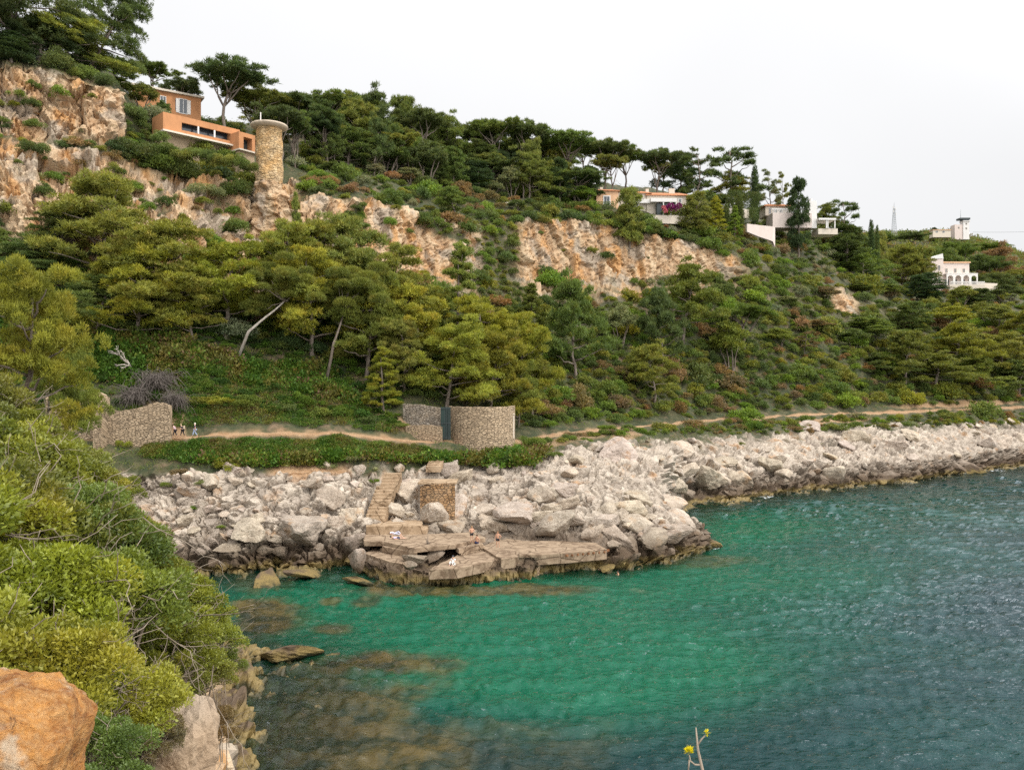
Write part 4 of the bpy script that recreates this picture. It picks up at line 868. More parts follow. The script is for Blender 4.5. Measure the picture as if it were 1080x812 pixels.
# along the top edge of the orange cliff
for x in range(545, 760, 13):
    g = ground_r(x, 13.15); add_shrub(x, CY-(g.z-H)*F/g.y, g.y, random.uniform(9, 15), random.choice(['dark', 'dark', 'green', 'deep', 'olive']), 1.0, False, g)
for x in range(125, 262, 15):
    g = ground_r(x, 14.7); add_shrub(x, CY-(g.z-H)*F/g.y, g.y, random.uniform(13, 20), random.choice(['dark', 'green', 'olive', 'grey', 'deep']), 1.1, False, g)
for x, y, rp, tn in [(140, 165, 26, 'dark'), (165, 178, 24, 'green'), (195, 190, 24, 'dark'), (222, 185, 22, 'olive'), (245, 205, 22, 'dark'), (135, 125, 20, 'dark'), (160, 130, 22, 'grey'), (182, 150, 20, 'green'), (212, 165, 22, 'olive'), (240, 172, 20, 'green'), (34, 112, 11, 'dark'), (38, 135, 12, 'green'), (34, 160, 16, 'dark'), (75, 152, 9, 'olive'),
                     (34, 92, 10, 'green'), (60, 72, 22, 'dark'), (90, 84, 16, 'green'), (20, 66, 20, 'deep'), (112, 90, 14, 'dark'), (228, 262, 12, 'grey'), (45, 205, 14, 'dark'), (325, 200, 12, 'dark'), (172, 236, 8, 'brown'), (205, 222, 7, 'rust'), (150, 205, 8, 'brown'), (345, 195, 12, 'rust'), (445, 235, 14, 'dark'), (495, 245, 16, 'grey'), (515, 270, 14, 'green')]:
    p, r_ = ground(x, y, 8); add_shrub(x, y, p.y, rp, tn, 1.15, True, p)
for x, y, rp, tn in [(205, 452, 17, 'olive'), (232, 446, 18, 'yellow'), (262, 440, 20, 'green'), (300, 446, 18, 'dark'), (340, 448, 18, 'green'), (388, 452, 14, 'dark'), (420, 455, 12, 'green')]:
    g = ground_r(x, 10.32); add_shrub(x, y, g.y, rp, tn, .7, True, g)

for x, y, rp in [(110, 318, 20), (140, 326, 22), (170, 334, 22), (200, 345, 20), (228, 352, 18), (262, 362, 16), (300, 366, 20), (330, 372, 18), (375, 376, 20), (405, 392, 16), (150, 302, 20), (190, 318, 20), (300, 345, 18), (330, 350, 18), (90, 300, 20), (60, 300, 20), (40, 285, 20), (440, 400, 16), (385, 350, 18), (255, 340, 18)]:
    p, r_ = ground(x, y, 8); add_shrub(x, y, p.y, rp, 'deep', 1.1, True, p)  # near-black shrubs added to stand in for the shade under the pines
for x, y, rp, tn in [(176, 163, 15, 'dark'), (192, 168, 14, 'olive'), (207, 168, 15, 'green'), (222, 171, 14, 'dark'), (236, 173, 15, 'olive'), (250, 176, 14, 'green'), (263, 180, 12, 'dark'), (170, 150, 12, 'green')]:
    q = P(x, y, 144); add_shrub(x, y, 144, rp, tn, 1.2, True, q)
# ---------------------------------------------------------------- ground cover nobody could count
def cover(name, label, pts, size, tint, per, seed, dry=None, leafL=.30, leafW=.15):
    pts = np.array(pts); size = np.array(size); tint = np.array(tint); n = len(pts); r = np.random.default_rng(seed)
    k = per; ci = np.repeat(np.arange(n), k); u = unit(n*k, r); u[:, 2] = np.abs(u[:, 2])
    lump = 1+.35*np.sin(u[:, 0]*5+ci)*np.cos(u[:, 1]*4+ci*2)
    p = pts[ci]+u*(size[ci]*lump)[:, None]*np.array([1, 1, .9])*(.55+.45*r.random(n*k))[:, None]
    d = u*.7+np.array([0, 0, .45])+r.normal(size=(n*k, 3))*.5; d /= np.linalg.norm(d, axis=1)[:, None]
    s = np.cross(d, unit(n*k, r)); s /= np.linalg.norm(s, axis=1)[:, None]+1e-9
    sc = (size[ci]*r.uniform(.6, 1.3, n*k))[:, None]; l = leafL*sc; w_ = leafW*sc
    V = np.stack([p, p+d*l*.5+s*w_*.5, p+d*l, p+d*l*.5-s*w_*.5], 1).reshape(-1, 3)
    cv = r.random(n)[ci]*.5+r.random(n*k)*.5
    dr = np.zeros(n*k) if dry is None else np.array(dry)[ci]
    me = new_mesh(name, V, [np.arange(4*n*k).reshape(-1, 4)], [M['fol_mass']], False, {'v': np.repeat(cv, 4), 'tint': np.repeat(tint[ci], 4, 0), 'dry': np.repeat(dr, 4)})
    return tag(link(name, me), label, None, None, 'stuff')
pts = []; sz = []; tn = []; dry = []
nz_ = lambda x, y, s: float(perlin(np.array([[x*s, y*s, 3.3]]))[0])
names = ['dark', 'green', 'olive', 'bright', 'olive', 'green', 'grey', 'brown', 'yellow']
while len(pts) < 10500:
    x = random.uniform(-220, 1110); y = random.uniform(60, 500)
    p, r_ = ground(x, y, 7.6, 17.9)
    if abs(CY-(p.z-H)*F/p.y-y) > 2.5: continue
    if 8.8 < r_ < 10.15: continue
    c = int(round((x-colx[0])/CW)); k = int(np.searchsorted(rowt, r_)); c = min(NCc-1, max(0, c)); k = min(NRr-1, k); ix = c*NRr+k
    if cliff[ix] > .35 and random.random() < .93: continue
    if earth[ix] > .4 and random.random() < .96: continue
    if rock[ix] > .6 and random.random() < .93: continue
    pts.append(p); sz.append(random.choice([.6, .8, 1.1, 1.5])*random.uniform(.8, 1.1)*(p.y/190)**.5*(.6 if rock[ix] > .5 or cliff[ix] > .3 else 1))
    q = nz_(x, y, .022)+random.gauss(0, .35); t_ = names[int(abs(q*5)) % 9]; tn.append(TINT[t_]); dry.append(1.0 if random.random() < .07 else 0)
cover('undergrowth', 'low mixed green and rusty scrub covering the hillside', pts, sz, tn, 44, 5, dry, .17, .095)
sp = []; ss = []; sc_ = []; grid = {}; tr_ = 0
while len(sp) < 4300 and tr_ < 100000:
    tr_ += 1; x = random.uniform(-220, 1110); y = random.uniform(95, 458); p, r_ = ground(x, y, 7.9, 17.9)
    if abs(CY-(p.z-H)*F/p.y-y) > 2.5 or 8.75 < r_ < 10.3 : continue
    bank_ = r_ < 12.0 and x < 430
    c = min(NCc-1, max(0, int(round((x-colx[0])/CW)))); ix = c*NRr+min(NRr-1, int(np.searchsorted(rowt, r_)))
    if cliff[ix] > .3 and random.random() < (.985 if x > 300 else (.98 if r_ > 14.8 else .80)): continue
    if x < 262 and 12.1 < r_ < 14.4 and random.random() < .80: continue
    if any(a < x < b and c0 < y < d for a, b, c0, d in _ex+[(258, 318, 130, 262), (420, 545, 420, 470)]): continue
    rp = random.choice([4, 6, 7, 9, 11])*random.uniform(.85, 1.15)*(170/p.y)**.35*(.6 if r_ < 9 else 1); k = (int(x//12), int(y//12))
    if any((x-a)**2+((y-b)*1.4)**2 < ((rp+q)*.42)**2 for i_ in (-1, 0, 1) for j_ in (-1, 0, 1) for a, b, q in grid.get((k[0]+i_, k[1]+j_), ())): continue
    grid.setdefault(k, []).append((x, y, rp)); sp.append(p-Vector((0, 0, .1))); ss.append(rp*p.y/F); q = nz_(x, y, .02)+random.gauss(0, .3)
    t_ = TINT[slope_tint(x, y, r_) if random.random() < .6 else names[int(abs(q*5)) % 9]]; t_ = random.choice([(.06, .125, .02), (.09, .15, .025), (.045, .095, .018)]) if bank_ else t_
    if bank_: ss[-1] *= .8
    sc_.append(jit(t_, None, .2)[:3])
bushes = bpy.data.collections.new('scrub_source')
for k, m_ in enumerate(SHR):
    m2 = m_.copy(); m2.materials.clear(); m2.materials.append(M['fol_inst']); bushes.objects.link(bpy.data.objects.new('scrub_form', m2))
me = bpy.data.meshes.new('scrub'); me.from_pydata([tuple(v) for v in sp], [], [])
a_ = me.attributes.new('size', 'FLOAT_VECTOR', 'POINT'); a_.data.foreach_set('vector', np.array([[s_*random.uniform(.9, 1.3), s_*random.uniform(.9, 1.3), s_*random.uniform(.8, 1.35)] for s_ in ss], np.float32).ravel())
a_ = me.attributes.new('tint', 'FLOAT_COLOR', 'POINT'); a_.data.foreach_set('color', np.hstack([np.array(sc_, np.float32), np.ones((len(sc_), 1), np.float32)]).ravel())
so2 = link('scrub', me); ng = bpy.data.node_groups.new('scatter', 'GeometryNodeTree'); ng.interface.new_socket('Geometry', in_out='INPUT', socket_type='NodeSocketGeometry'); ng.interface.new_socket('Geometry', in_out='OUTPUT', socket_type='NodeSocketGeometry')
gi = ng.nodes.new('NodeGroupInput'); go_ = ng.nodes.new('NodeGroupOutput'); ip = ng.nodes.new('GeometryNodeInstanceOnPoints'); ci_ = ng.nodes.new('GeometryNodeCollectionInfo'); ci_.inputs[0].default_value = bushes; ci_.inputs[1].default_value = True; ci_.inputs[2].default_value = True
sa = ng.nodes.new('GeometryNodeInputNamedAttribute'); sa.data_type = 'FLOAT_VECTOR'; sa.inputs[0].default_value = 'size'; rv = ng.nodes.new('FunctionNodeRandomValue'); rv.data_type = 'FLOAT_VECTOR'; rv.inputs[0].default_value = (-.15, -.15, 0); rv.inputs[1].default_value = (.15, .15, 6.28)
ip.inputs['Pick Instance'].default_value = True
for a, b in ((gi.outputs[0], ip.inputs['Points']), (ci_.outputs[0], ip.inputs['Instance']), (sa.outputs[0], ip.inputs['Scale']), (rv.outputs[0], ip.inputs['Rotation']), (ip.outputs[0], go_.inputs[0])): ng.links.new(a, b)
so2.modifiers.new('scatter', 'NODES').node_group = ng
tag(so2, 'dense mixed green, olive and rusty scrub crowding the whole hillside', None, None, 'stuff')
# glossy green creeper on the bank and along the path
def inpoly(x, y, poly):
    c = False; j = len(poly)-1
    for i in range(len(poly)):
        a, b = poly[i], poly[j]
        if (a[1] > y) != (b[1] > y) and x < (b[0]-a[0])*(y-a[1])/(b[1]-a[1])+a[0]: c = not c
        j = i
    return c
BANK = [(-220, 320), (20, 330), (95, 338), (190, 360), (262, 388), (345, 388), (380, 430), (432, 462), (300, 460), (185, 452), (170, 420), (120, 405), (50, 400), (10, 385), (-220, 400)]
HEDGE = [(150, 464), (215, 466), (280, 461), (350, 461), (430, 470), (480, 480), (560, 470), (580, 478), (560, 494), (520, 494), (440, 490), (380, 486), (330, 492), (255, 494), (190, 488), (150, 484)]
for nm, lb, poly, n, s0 in [('creeper', 'glossy green creeper draping the bank above the coastal path', BANK, 10500, .55), ('hedge_growth', 'low green growth edging the seaward side of the coastal path', HEDGE, 5200, .5)]:
    x0, x1 = min(a for a, b in poly), max(a for a, b in poly); y0, y1 = min(b for a, b in poly), max(b for a, b in poly)
    pts = []; sz = []; tn = []; dry = []
    while len(pts) < n:
        x = random.uniform(x0, x1); y = random.uniform(y0, y1)
        if not inpoly(x, y, poly): continue
        p, r_ = ground(x, y, 7.2, 13)
        if 8.85 < r_ < 10.1: continue
        h_ = max(0, nz_(x, y, .07)+.1*random.random())*(2.2 if r_ > 10.7 else .5)
        pts.append(p+Vector((0, 0, h_*.6+.1))); sz.append(random.choice([.4, .6, .9, 1.2] if r_ > 10.6 or r_ < 8.3 else [.3, .45])); q = nz_(x, y, .03)+random.gauss(0, .22)
        tn.append((.055, .120, .018) if q > .12 else ((.095, .155, .026) if q > -.12 else (.12, .12, .034))); dry.append(1.0 if random.random() < (.02 if q > -.3 else .12) else 0)
    cover(nm, lb, pts, sz, tn, 34, 8, dry, .36, .24)
# far-off wood on the hill behind
pts = []; sz = []; tn = []
for i in range(5200):
    x = random.uniform(820, 1300); c = int(min(len(fx)-1, max(0, (x-fx[0])/4))); k = random.randrange(4, 70); p = Vector(FHG[c, k])
    pts.append(p+Vector((0, 0, random.uniform(0, 2.5)))); sz.append(random.uniform(2.2, 4.6)); tn.append(TINT[random.choice(['dark', 'green', 'olive', 'green', 'grey', 'olive', 'rust'])] )
cover('far_wood', 'far-off wood of grey-green pines covering the hill behind', pts, sz, tn, 46, 15, None, .34, .2)
for x, yt, D, wpx, k, t_ in [(952, 258, 420, 40, 'umbrella', 'olive'), (985, 262, 430, 44, 'umbrella', 'green'), (1010, 256, 470, 40, 'umbrella', 'green'), (1040, 270, 440, 50, 'umbrella', 'dark'), (1062, 262, 480, 40, 'aleppo', 'rust'), (1070, 285, 430, 50, 'umbrella', 'olive'), (930, 262, 410, 40, 'aleppo', 'olive'),
                       (1100, 290, 440, 50, 'umbrella', 'green'), (1045, 290, 420, 44, 'umbrella', 'dark'), (960, 246, 560, 30, 'umbrella', 'dark'), (1050, 256, 560, 34, 'umbrella', 'green'), (985, 240, 600, 12, 'dense', 'deep'), (902, 250, 520, 36, 'umbrella', 'green'), (935, 248, 570, 34, 'umbrella', 'green')]:
    X = (x-CX)*D/F; c = int(min(len(fx)-1, max(0, (x-fx[0])/4))); add_tree(k, x, yt, D, wpx, t_, z0=float(np.interp(D, frow, FHG[c, :, 2]))-.5)

# ---------------------------------------------------------------- agaves, dead wood, dry brush
def agave_mesh():
    V = []; Fc = []
    for i in range(26):
        a = i*2.4; el_ = R(12+62*(i/26)); d = Vector((math.cos(a)*math.cos(el_), math.sin(a)*math.cos(el_), math.sin(el_))); s = Vector((-math.sin(a), math.cos(a), 0)); n = len(V)
        for t_, w_ in ((0, .05), (.4, .10), (.75, .07), (1, .004)):
            c = d*t_*1.0+Vector((0, 0, -.12*t_*t_)); V += [c-s*w_, c+Vector((0, 0, -.03)), c+s*w_]
        for j in range(3):
            b = n+j*3; Fc += [(b, b+1, b+4, b+3), (b+1, b+2, b+5, b+4)]
    return new_mesh('agave_leaves', V, [np.array(Fc)], [simple('agave_leaf', (.30, .31, .13), .5, .25, 2)], True)
am = agave_mesh()
for x, y, r_px, lb in [(46, 190, 9, 'spiky pale yellow agave with long leaves, lower left of the pair on the rock shelf'), (64, 188, 8, 'pale yellow agave beside its spiky twin on the rock shelf'), (89, 176, 9, 'largest upright agave on the ledge under the upper cliff'),
                    (134, 166, 7, 'grey-green agave at the right end of the ledge under the upper cliff'), (128, 200, 7, 'pale agave among the rubble right of the upright agave'), (184, 210, 7, 'agave on the scree below the terrace wing'), (192, 230, 7, 'lower agave on the scree below the terrace wing'), (258, 246, 6, 'whitish agave at the foot of the stone tower'), (396, 497, 5, 'grey agave at the head of the stone steps')]:
    p, _ = ground(x, y, 7.5); o = link('agave', am, None, p+Vector((0, 0, .1))); s = r_px*p.y/F; o.scale = (s, s, s); o.rotation_euler = (random.uniform(-.15, .15), 0, random.random()*6); tag(o, lb, 'agave', 'agaves on the rocks')
def branchy(name, pts0, mat, r0, depth, seed, ln, spread=.6, n=3, k=5):
    r = np.random.default_rng(seed); mb = MB()
    def go(p, d, l, rad, dep):
        e = p+d*l; q = wob(p, e, 5, l*.05, r); mb.tube(q, np.linspace(rad, rad*.6, 5), k)
        if dep:
            for _ in range(n):
                nd = d+r.normal(size=3)*spread; nd /= np.linalg.norm(nd); t_ = r.integers(2, 5); go(q[t_], nd, l*r.uniform(.5, .8), rad*.6, dep-1)
    for p, d in pts0: d = np.array(d, float); go(np.array(p, float), d/np.linalg.norm(d), ln, r0, depth)
    return mb.mesh(name, mat, True)
for x, y, D, px_, seed, lb in [(143, 396, 111, 26, 2, 'bleached bare branch lying on the green bank'), (520, 396, 124, 30, 3, 'bare silvery dead tree among the pines above the round stone wall')]:
    p, _ = ground(x, y, 8); p.y -= 2.0 if x > 300 else .4; s = px_*p.y/F
    me = branchy('dead_wood', [((0, 0, 0), (.35, -.2, 1) if x > 300 else (-.4, -.3, 1))], M['pale_bark'], .05 if x > 300 else .07, 3, seed, .6, .55)
    o = link('dead_tree' if x > 300 else 'dead_branch', me, None, p+Vector((0, 0, .2))); o.scale = (s, s, s); tag(o, lb, 'dead tree' if x > 300 else 'branch')
for x, y, w_, seed, lb in [(146, 425, 20, 5, 'round tangle of grey dead brush hanging over the stone retaining wall'), (170, 412, 26, 6, 'drooping grey dead bush beside the orange earth slip'), (190, 430, 18, 7, 'straggly grey brush above the three walkers')]:
    p, _ = ground(x, y, 8); r = np.random.default_rng(seed); mb = MB(); s = w_*p.y/F
    for i in range(260):
        a = r.uniform(0, 6.28); b_ = np.array([r.normal()*.25, r.normal()*.25-.2, r.uniform(-.1, .3)]); e = b_+np.array([math.cos(a)*.9, math.sin(a)*.6, r.uniform(-.9, .5)])*r.uniform(.5, 1)
        q = wob(b_, e, 5, .05, r); q[1:4, 2] += .25; mb.tube(q, [.014, .012, .01, .008, .005], 3, False)
    o = mb.build('dead_bush', M['grey_twig'], None, False, loc=p+Vector((0, -.8, .6))); o.scale = (s, s, s); tag(o, lb, 'dead bush')

# ---------------------------------------------------------------- broad-leaved thicket next to the viewpoint
def near_shrub(seed, n_tw=64):
    r = np.random.default_rng(seed); C = []; RR = []; mb = MB()
    for i in range(48):
        u = unit(1, r)[0]; u[2] = abs(u[2])*1.1-.35; c = u*[1, 1, .85]*r.uniform(.55, 1.05); C.append(c); s = r.uniform(.16, .32); RR.append([s, s, s*.9])
        if i % 2 == 0: mb.tube(wob((0, 0, -.6), c, 6, .05, r), np.linspace(.022, .006, 6), 5)
    for i in range(n_tw):
        u = unit(1, r)[0]; u[2] = abs(u[2])-.3; b_ = u*.7; d = u*.5+unit(1, r)[0]*.75; q = wob(b_, b_+d*r.uniform(.35, .95), 6, .05, r); mb.tube(q, np.linspace(.009, .003, 6), 4)
    V, q, v = sprays(C, RR, 560, .062, .027, seed, up=.35, rnd=.7, leaf=True, inner=.25)
    return mb.mesh('shrub_twigs', M['twig'], True), new_mesh('thicket_leaves', V, [q], [M['broad']], False, {'v': v})
NS = [near_shrub(700+i) for i in range(4)]
NEARS = [(10, 508, 17.5, 84, 'yellow'), (54, 506, 18.5, 56, 'olive'), (90, 530, 19, 46, 'yellow'), (18, 560, 14.5, 96, 'olive'), (76, 570, 15.5, 80, 'green'), (122, 572, 17, 46, 'lime'), (146, 608, 16.5, 52, 'yellow'), (190, 648, 17, 50, 'yellow'), (216, 676, 17.5, 40, 'lime'),
         (30, 645, 12, 100, 'lime'), (105, 645, 13, 88, 'olive'), (165, 690, 14.5, 60, 'yellow'), (208, 712, 16, 38, 'olive'), (60, 722, 9.5, 90, 'yellow'), (122, 742, 11, 68, 'lime'), (98, 800, 8, 56, 'green'), (160, 778, 12.5, 38, 'brown'), (222, 765, 15.5, 28, 'brown'),
         (-40, 500, 17, 90, 'olive'), (-125, 500, 18, 110, 'green'), (-150, 640, 13, 130, 'olive'), (-210, 470, 21, 110, 'yellow'), (-110, 780, 8, 110, 'olive'), (-60, 600, 12, 120, 'lime'), (-50, 720, 9, 120, 'yellow'), (14, 462, 22, 44, 'yellow'), (-30, 440, 22, 60, 'olive'), (124, 518, 21, 24, 'lime'), (178, 610, 19, 30, 'olive'), (236, 700, 18, 22, 'olive')]
for i, (x, y, D, rp, tnm) in enumerate(NEARS):
    p = P(x, y, D); r_ = rp*D/F; tw, lv = NS[i % 4]; e = empty('thicket_shrub', p, random.random()*6); e.scale = (r_, r_, r_*.95)
    a = bpy.data.objects.new('twigs', tw); COL.objects.link(a); a.parent = e
    b = bpy.data.objects.new('leaves', lv); COL.objects.link(b); b.parent = e; c = TINT[tnm]; b.color = jit((c[0]*.86, c[1]*.90, c[2]*.9))
    # stems down to the ground
    zg = hz(p.x, p.y)-.3; ht = max(.2, (p.z-zg)/(r_*.95)-.5); st = MB(); rr = np.random.default_rng(i)
    for _ in range(5): st.tube(wob((rr.normal()*.15, rr.normal()*.15, -.5-ht), (rr.normal()*.3, rr.normal()*.3, -.1), 6, .04, rr), np.linspace(.035, .018, 6), 6)
    st.build('stem', M['twig'], e, True)
    tag(e, None, 'shrub', 'thicket below the viewpoint'); ITEMS.append((e, TWORD[tnm]+' broad-leaved', 'thicket shrub', x, y))
# long bare twigs standing out of the thicket
for i, (x, y, D, ln, d) in enumerate([(108, 690, 10.5, .9, (.6, -.2, .9)), (100, 560, 14, 1.3, (.5, -.3, .5)), (150, 640, 13, 1.1, (.7, -.2, -.5)), (225, 700, 15, 1.5, (.25, -.1, -1)), (205, 650, 15, 1.0, (1, -.2, .1)), (75, 620, 12, 1.0, (1, -.3, .25)), (150, 545, 15.5, 1.2, (1, -.1, -.5)), (118, 760, 10, .8, (.7, -.2, .8))]):
    me = branchy('bare_twig', [((0, 0, 0), d)], M['twig'], .012, 2, 40+i, ln, .5, 2, 5); o = link('bare_branch', me, None, P(x, y, D)); tag(o, None, 'branch', 'bare branches in the thicket'); ITEMS.append((o, 'long bare pale', 'branch', x, y))
# sprig close to the lens at the lower edge of the view
sp_ = empty('budding_twig', P(742, 830, 2.6)); mb = MB(); q = lambda x, y: Vector(P(x, y, 2.6))-sp_.location
mb.tube([q(744, 840), q(741, 812), q(736, 790), q(734, 767)], [.006, .005, .004, .002], 7); mb.tube([q(736, 785), q(740, 779), q(744, 775)], [.003, .0025, .002], 6); mb.tube([q(739, 806), q(733, 806), q(728, 802), q(727, 796)], [.003, .0028, .0025, .002], 6); mb.tube([q(727, 801), q(726, 812)], [.003, .002], 6)
mb.build('stem', M['twig'], sp_, True)
V, qq, v = sprays(np.array([q(727, 793), q(745, 773)]), np.array([[.008, .008, .008], [.004, .004, .004]]), 60, .014, .006, 9, leaf=True)
o = link('leaves', new_mesh('sprig_leaves', V, [qq], [M['broad']], False, {'v': v}), sp_); o.color = (.55, .50, .02, 1)
tag(sp_, 'thin forked twig with a yellow bud at the bottom edge, in front of the sea', 'twig')
# ================================================================== BOULDERS
def rock_mesh(seed, mat, sub=4, planes=16, rough=.05):
    bm = bmesh.new(); bmesh.ops.create_icosphere(bm, subdivisions=sub, radius=1); r = np.random.default_rng(seed)
    V = np.array([v.co[:] for v in bm.verts]); Fc = np.array([[v.index for v in f.verts] for f in bm.faces]); bm.free()
    n = unit(planes, r); d = r.uniform(.55, 1.0, planes); dots = V@n.T
    rad = np.min(np.where(dots > .08, d/np.maximum(dots, .08), 9), axis=1); rad = np.minimum(rad, 1.25)
    W = V*rad[:, None]; W = W+V*(fbm(W*1.6+seed, 3)*rough*2+fbm(W*5+seed, 3)*rough)[:, None]
    return new_mesh('rock', W, [Fc], [mat], False)
BLD = [rock_mesh(900+i, M['boulder'], 4, 9+i % 5, .035) for i in range(9)]
SIZEW = lambda s: 'small' if s < 8 else ('middling' if s < 13 else 'big')
def add_boulder(x, y, rpx, p=None, label=None, tone=1.0, sink=.25, desc=None, scl=None, name='boulder'):
    if p is None: p, _ = ground(x, y, 2.0, 9)
    r = rpx*p.y/F; o = bpy.data.objects.new(name, random.choice(BLD)); COL.objects.link(o)
    o.location = p+Vector((0, 0, r*(.5-sink*2))); o.rotation_euler = (random.uniform(-.5, .5), random.uniform(-.5, .5), random.uniform(0, 6.28))
    s = scl or (random.uniform(.85, 1.6), random.uniform(.8, 1.1), random.uniform(.45, .85)); o.scale = (r*s[0], r*s[1], r*s[2])
    t_ = tone*random.uniform(.85, 1.08); o.color = (t_, t_*random.uniform(.95, 1.0), t_*random.uniform(.88, 1.0), 1)
    tag(o, label, 'boulder' if name == 'boulder' else 'rock', GROUPS['boulder'])
    if not label: ITEMS.append((o, SIZEW(rpx)+(' pale' if t_ > .97 else (' greyish' if t_ > .9 else ' dull'))+' limestone', 'boulder', x, y))
    return o
KEEP = [(386, 424, 497, 552), (380, 455, 545, 600), (440, 480, 505, 540), (455, 645, 560, 610)]
n_ = 0; tr_ = 0; got = []
while n_ < 185 and tr_ < 9000:
    tr_ += 1; x = random.uniform(160, 1085)
    y = random.uniform(445, 604)
    p, r_ = ground(x, y, 2.2, 8.3)
    if abs(CY-(p.z-H)*F/p.y-y) > 3 or p.z < .4 or r_ > 8.2: continue
    if any(a < x < b and c < y < d for a, b, c, d in KEEP): continue
    rp = random.choice([3, 4, 5, 6, 7, 9, 12, 16, 19] if x > 470 else [3, 4, 4, 5, 6, 8, 11])*random.uniform(.8, 1.2)*(110/p.y)**.6
    if any((x-a)**2+(1.4*(y-b))**2 < (.55*(rp+c))**2 for a, b, c in got): continue
    got.append((x, y, rp)); add_boulder(x, y, rp, p, sink=random.uniform(.15, .32)); n_ += 1
for x, y, rp, lb, tn, sc in [(476, 497, 12, 'dark-bottomed grey block sitting on the bare earth above the stone foundation', .8, (1.1, .8, .75)), (432, 523, 17, 'big rounded white boulder between the stone steps and the brown foundation wall', 1.08, (1.1, .9, 1.0)), (419, 541, 10, 'white boulder at the right side of the lowest stone steps', 1.1, (1, .8, 1)),
                        (380, 497, 8, 'small white boulder at the left of the top of the stone steps', 1.15, (1, .8, 1)), (262, 499, 6, 'upright white stone in the scrub below the coastal path', 1.15, (.8, .8, 1.2)), (455, 548, 18, 'big cream boulder behind the platform, right of the landing', 1.05, (1.3, .9, .8)), (480, 540, 16, 'broad cream boulder just right of the big cream boulder behind the platform', 1.0, (1.3, .9, .8)),
                        (350, 530, 14, 'rounded grey boulder half way between the shore and the steps', .9, (1.2, .9, .8)), (262, 565, 17, 'big pale slab-like boulder above the cove corner', 1.0, (1.5, .9, .7)), (320, 560, 22, 'broad brownish limestone block above the left cove', .9, (1.5, 1, .7)), (372, 548, 17, 'large pale block left of the landing', 1.0, (1.2, .9, .8))]:
    add_boulder(x, y, rp, None, lb, tn, .18, scl=sc)
for x, y, rp in [(548, 552, 13), (565, 545, 15), (585, 553, 16), (606, 548, 15), (628, 556, 17), (650, 563, 18), (668, 552, 15), (684, 566, 17), (705, 560, 15), (640, 538, 14), (600, 530, 13), (575, 526, 12), (662, 578, 13), (690, 580, 12), (716, 548, 14), (712, 512, 13), (722, 520, 12), (736, 500, 12), (748, 492, 10), (742, 512, 11), (728, 488, 10), (757, 503, 10), (718, 498, 11), (762, 488, 9)]: add_boulder(x, y, rp, None, None, .93, .30, scl=(random.uniform(1.3, 1.9), random.uniform(.8, 1.1), random.uniform(.45, .7)))
for x, y, rp, lb, sc, z_ in [(382, 615, 13, 'flat rock coated in yellow-green weed at the left corner of the platform', (1.4, .9, .35), .05), (930, 509, 13, 'low dark islet rock just off the far shore', (2.0, 1.0, .6), .2), (952, 507, 9, 'smaller dark rock at the right end of the islet', (1.7, 1.0, .55), .2), (872, 514, 11, 'blunt brown rock standing at the water edge left of the islet', (1.5, 1.0, .9), .5),
                             (1012, 498, 12, 'brown flat-topped rock at the waterline below the far path', (2.0, 1.0, .8), .4), (300, 690, 26, 'wide reddish-brown rock just awash near the viewpoint shore', (1.7, 1.3, .35), -.25), (352, 695, 18, 'smaller brown rock under the water beside the awash one', (1.6, 1.2, .3), -.55), (285, 618, 14, 'flat ochre rock in the corner of the cove', (1.8, 1.0, .3), .0), (325, 607, 14, 'long ochre ledge rock under the left cove cliff', (2.2, 1.0, .3), .1),
                             (640, 602, 8, 'low brown rock where the platform meets the rocky point', (1.6, 1.0, .5), .2), (700, 588, 12, 'ochre weed-covered rock under the rocky point', (2.0, .9, .4), .1), (748, 576, 8, 'wet rock at the very tip of the rocky point', (1.5, 1.0, .6), .2)]:
    D_ = H*F/(y-CY); o = add_boulder(x, y, rp, Vector(((x-CX)*D_/F, D_, z_-rp*D_/F*.0)), lb, .9, .25, scl=sc, name='shore_rock')
# ochre boulder in front of the lens
def mat_ochre():
    t = NT('ochre_rock'); g = t.n('ShaderNodeTexCoord')
    v = g.outputs['Object']; n1 = t.noise(3.2, 6, .65, v, .6, (1, 1, 2.2)); n2 = t.noise(14, 6, .7, v); n3 = t.noise(1.6, 4, .6, v)
    c = t.mix(t.mr(n1, .36, .62), (.28, .10, .025), (.66, .31, .085)); c = t.mix(t.mr(n2, .42, .7, 0, .6), c, (.66, .42, .20))
    c = t.mix(t.mr(n3, .54, .62), c, (.60, .45, .30)); c = t.mix(t.mr(t.noise(4, 5, .7, v, 1.2), .62, .7), c, (.12, .06, .03))
    h = t.math('ADD', n1, t.math('ADD', t.math('MULTIPLY', n2, .45), t.math('MULTIPLY', t.noise(55, 6, .75, v), .25))); return t.out(t.pbr(c, .85, t.bump(h, 1, .09), .25))
me = rock_mesh(955, mat_ochre(), 6, 12, .05); o = link('ochre_boulder', me, None, P(-30, 868, 4.2)); o.scale = (.50, .5, .62); o.rotation_euler = (0, .35, .4)
tag(o, 'orange-brown boulder beside the viewpoint, in the bottom corner under the thicket', 'boulder')
o = link('pale_rock', rock_mesh(961, M['ground'], 5, 12, .05), None, P(182, 800, 13)); a_ = o.data.attributes.new('cliff', 'FLOAT', 'POINT'); a_.data.foreach_set('value', np.ones(len(o.data.vertices), np.float32)); o.scale = (.62, .6, 1.1)
tag(o, 'pale pinkish rock spur poking out under the thicket above the sea', 'rock')

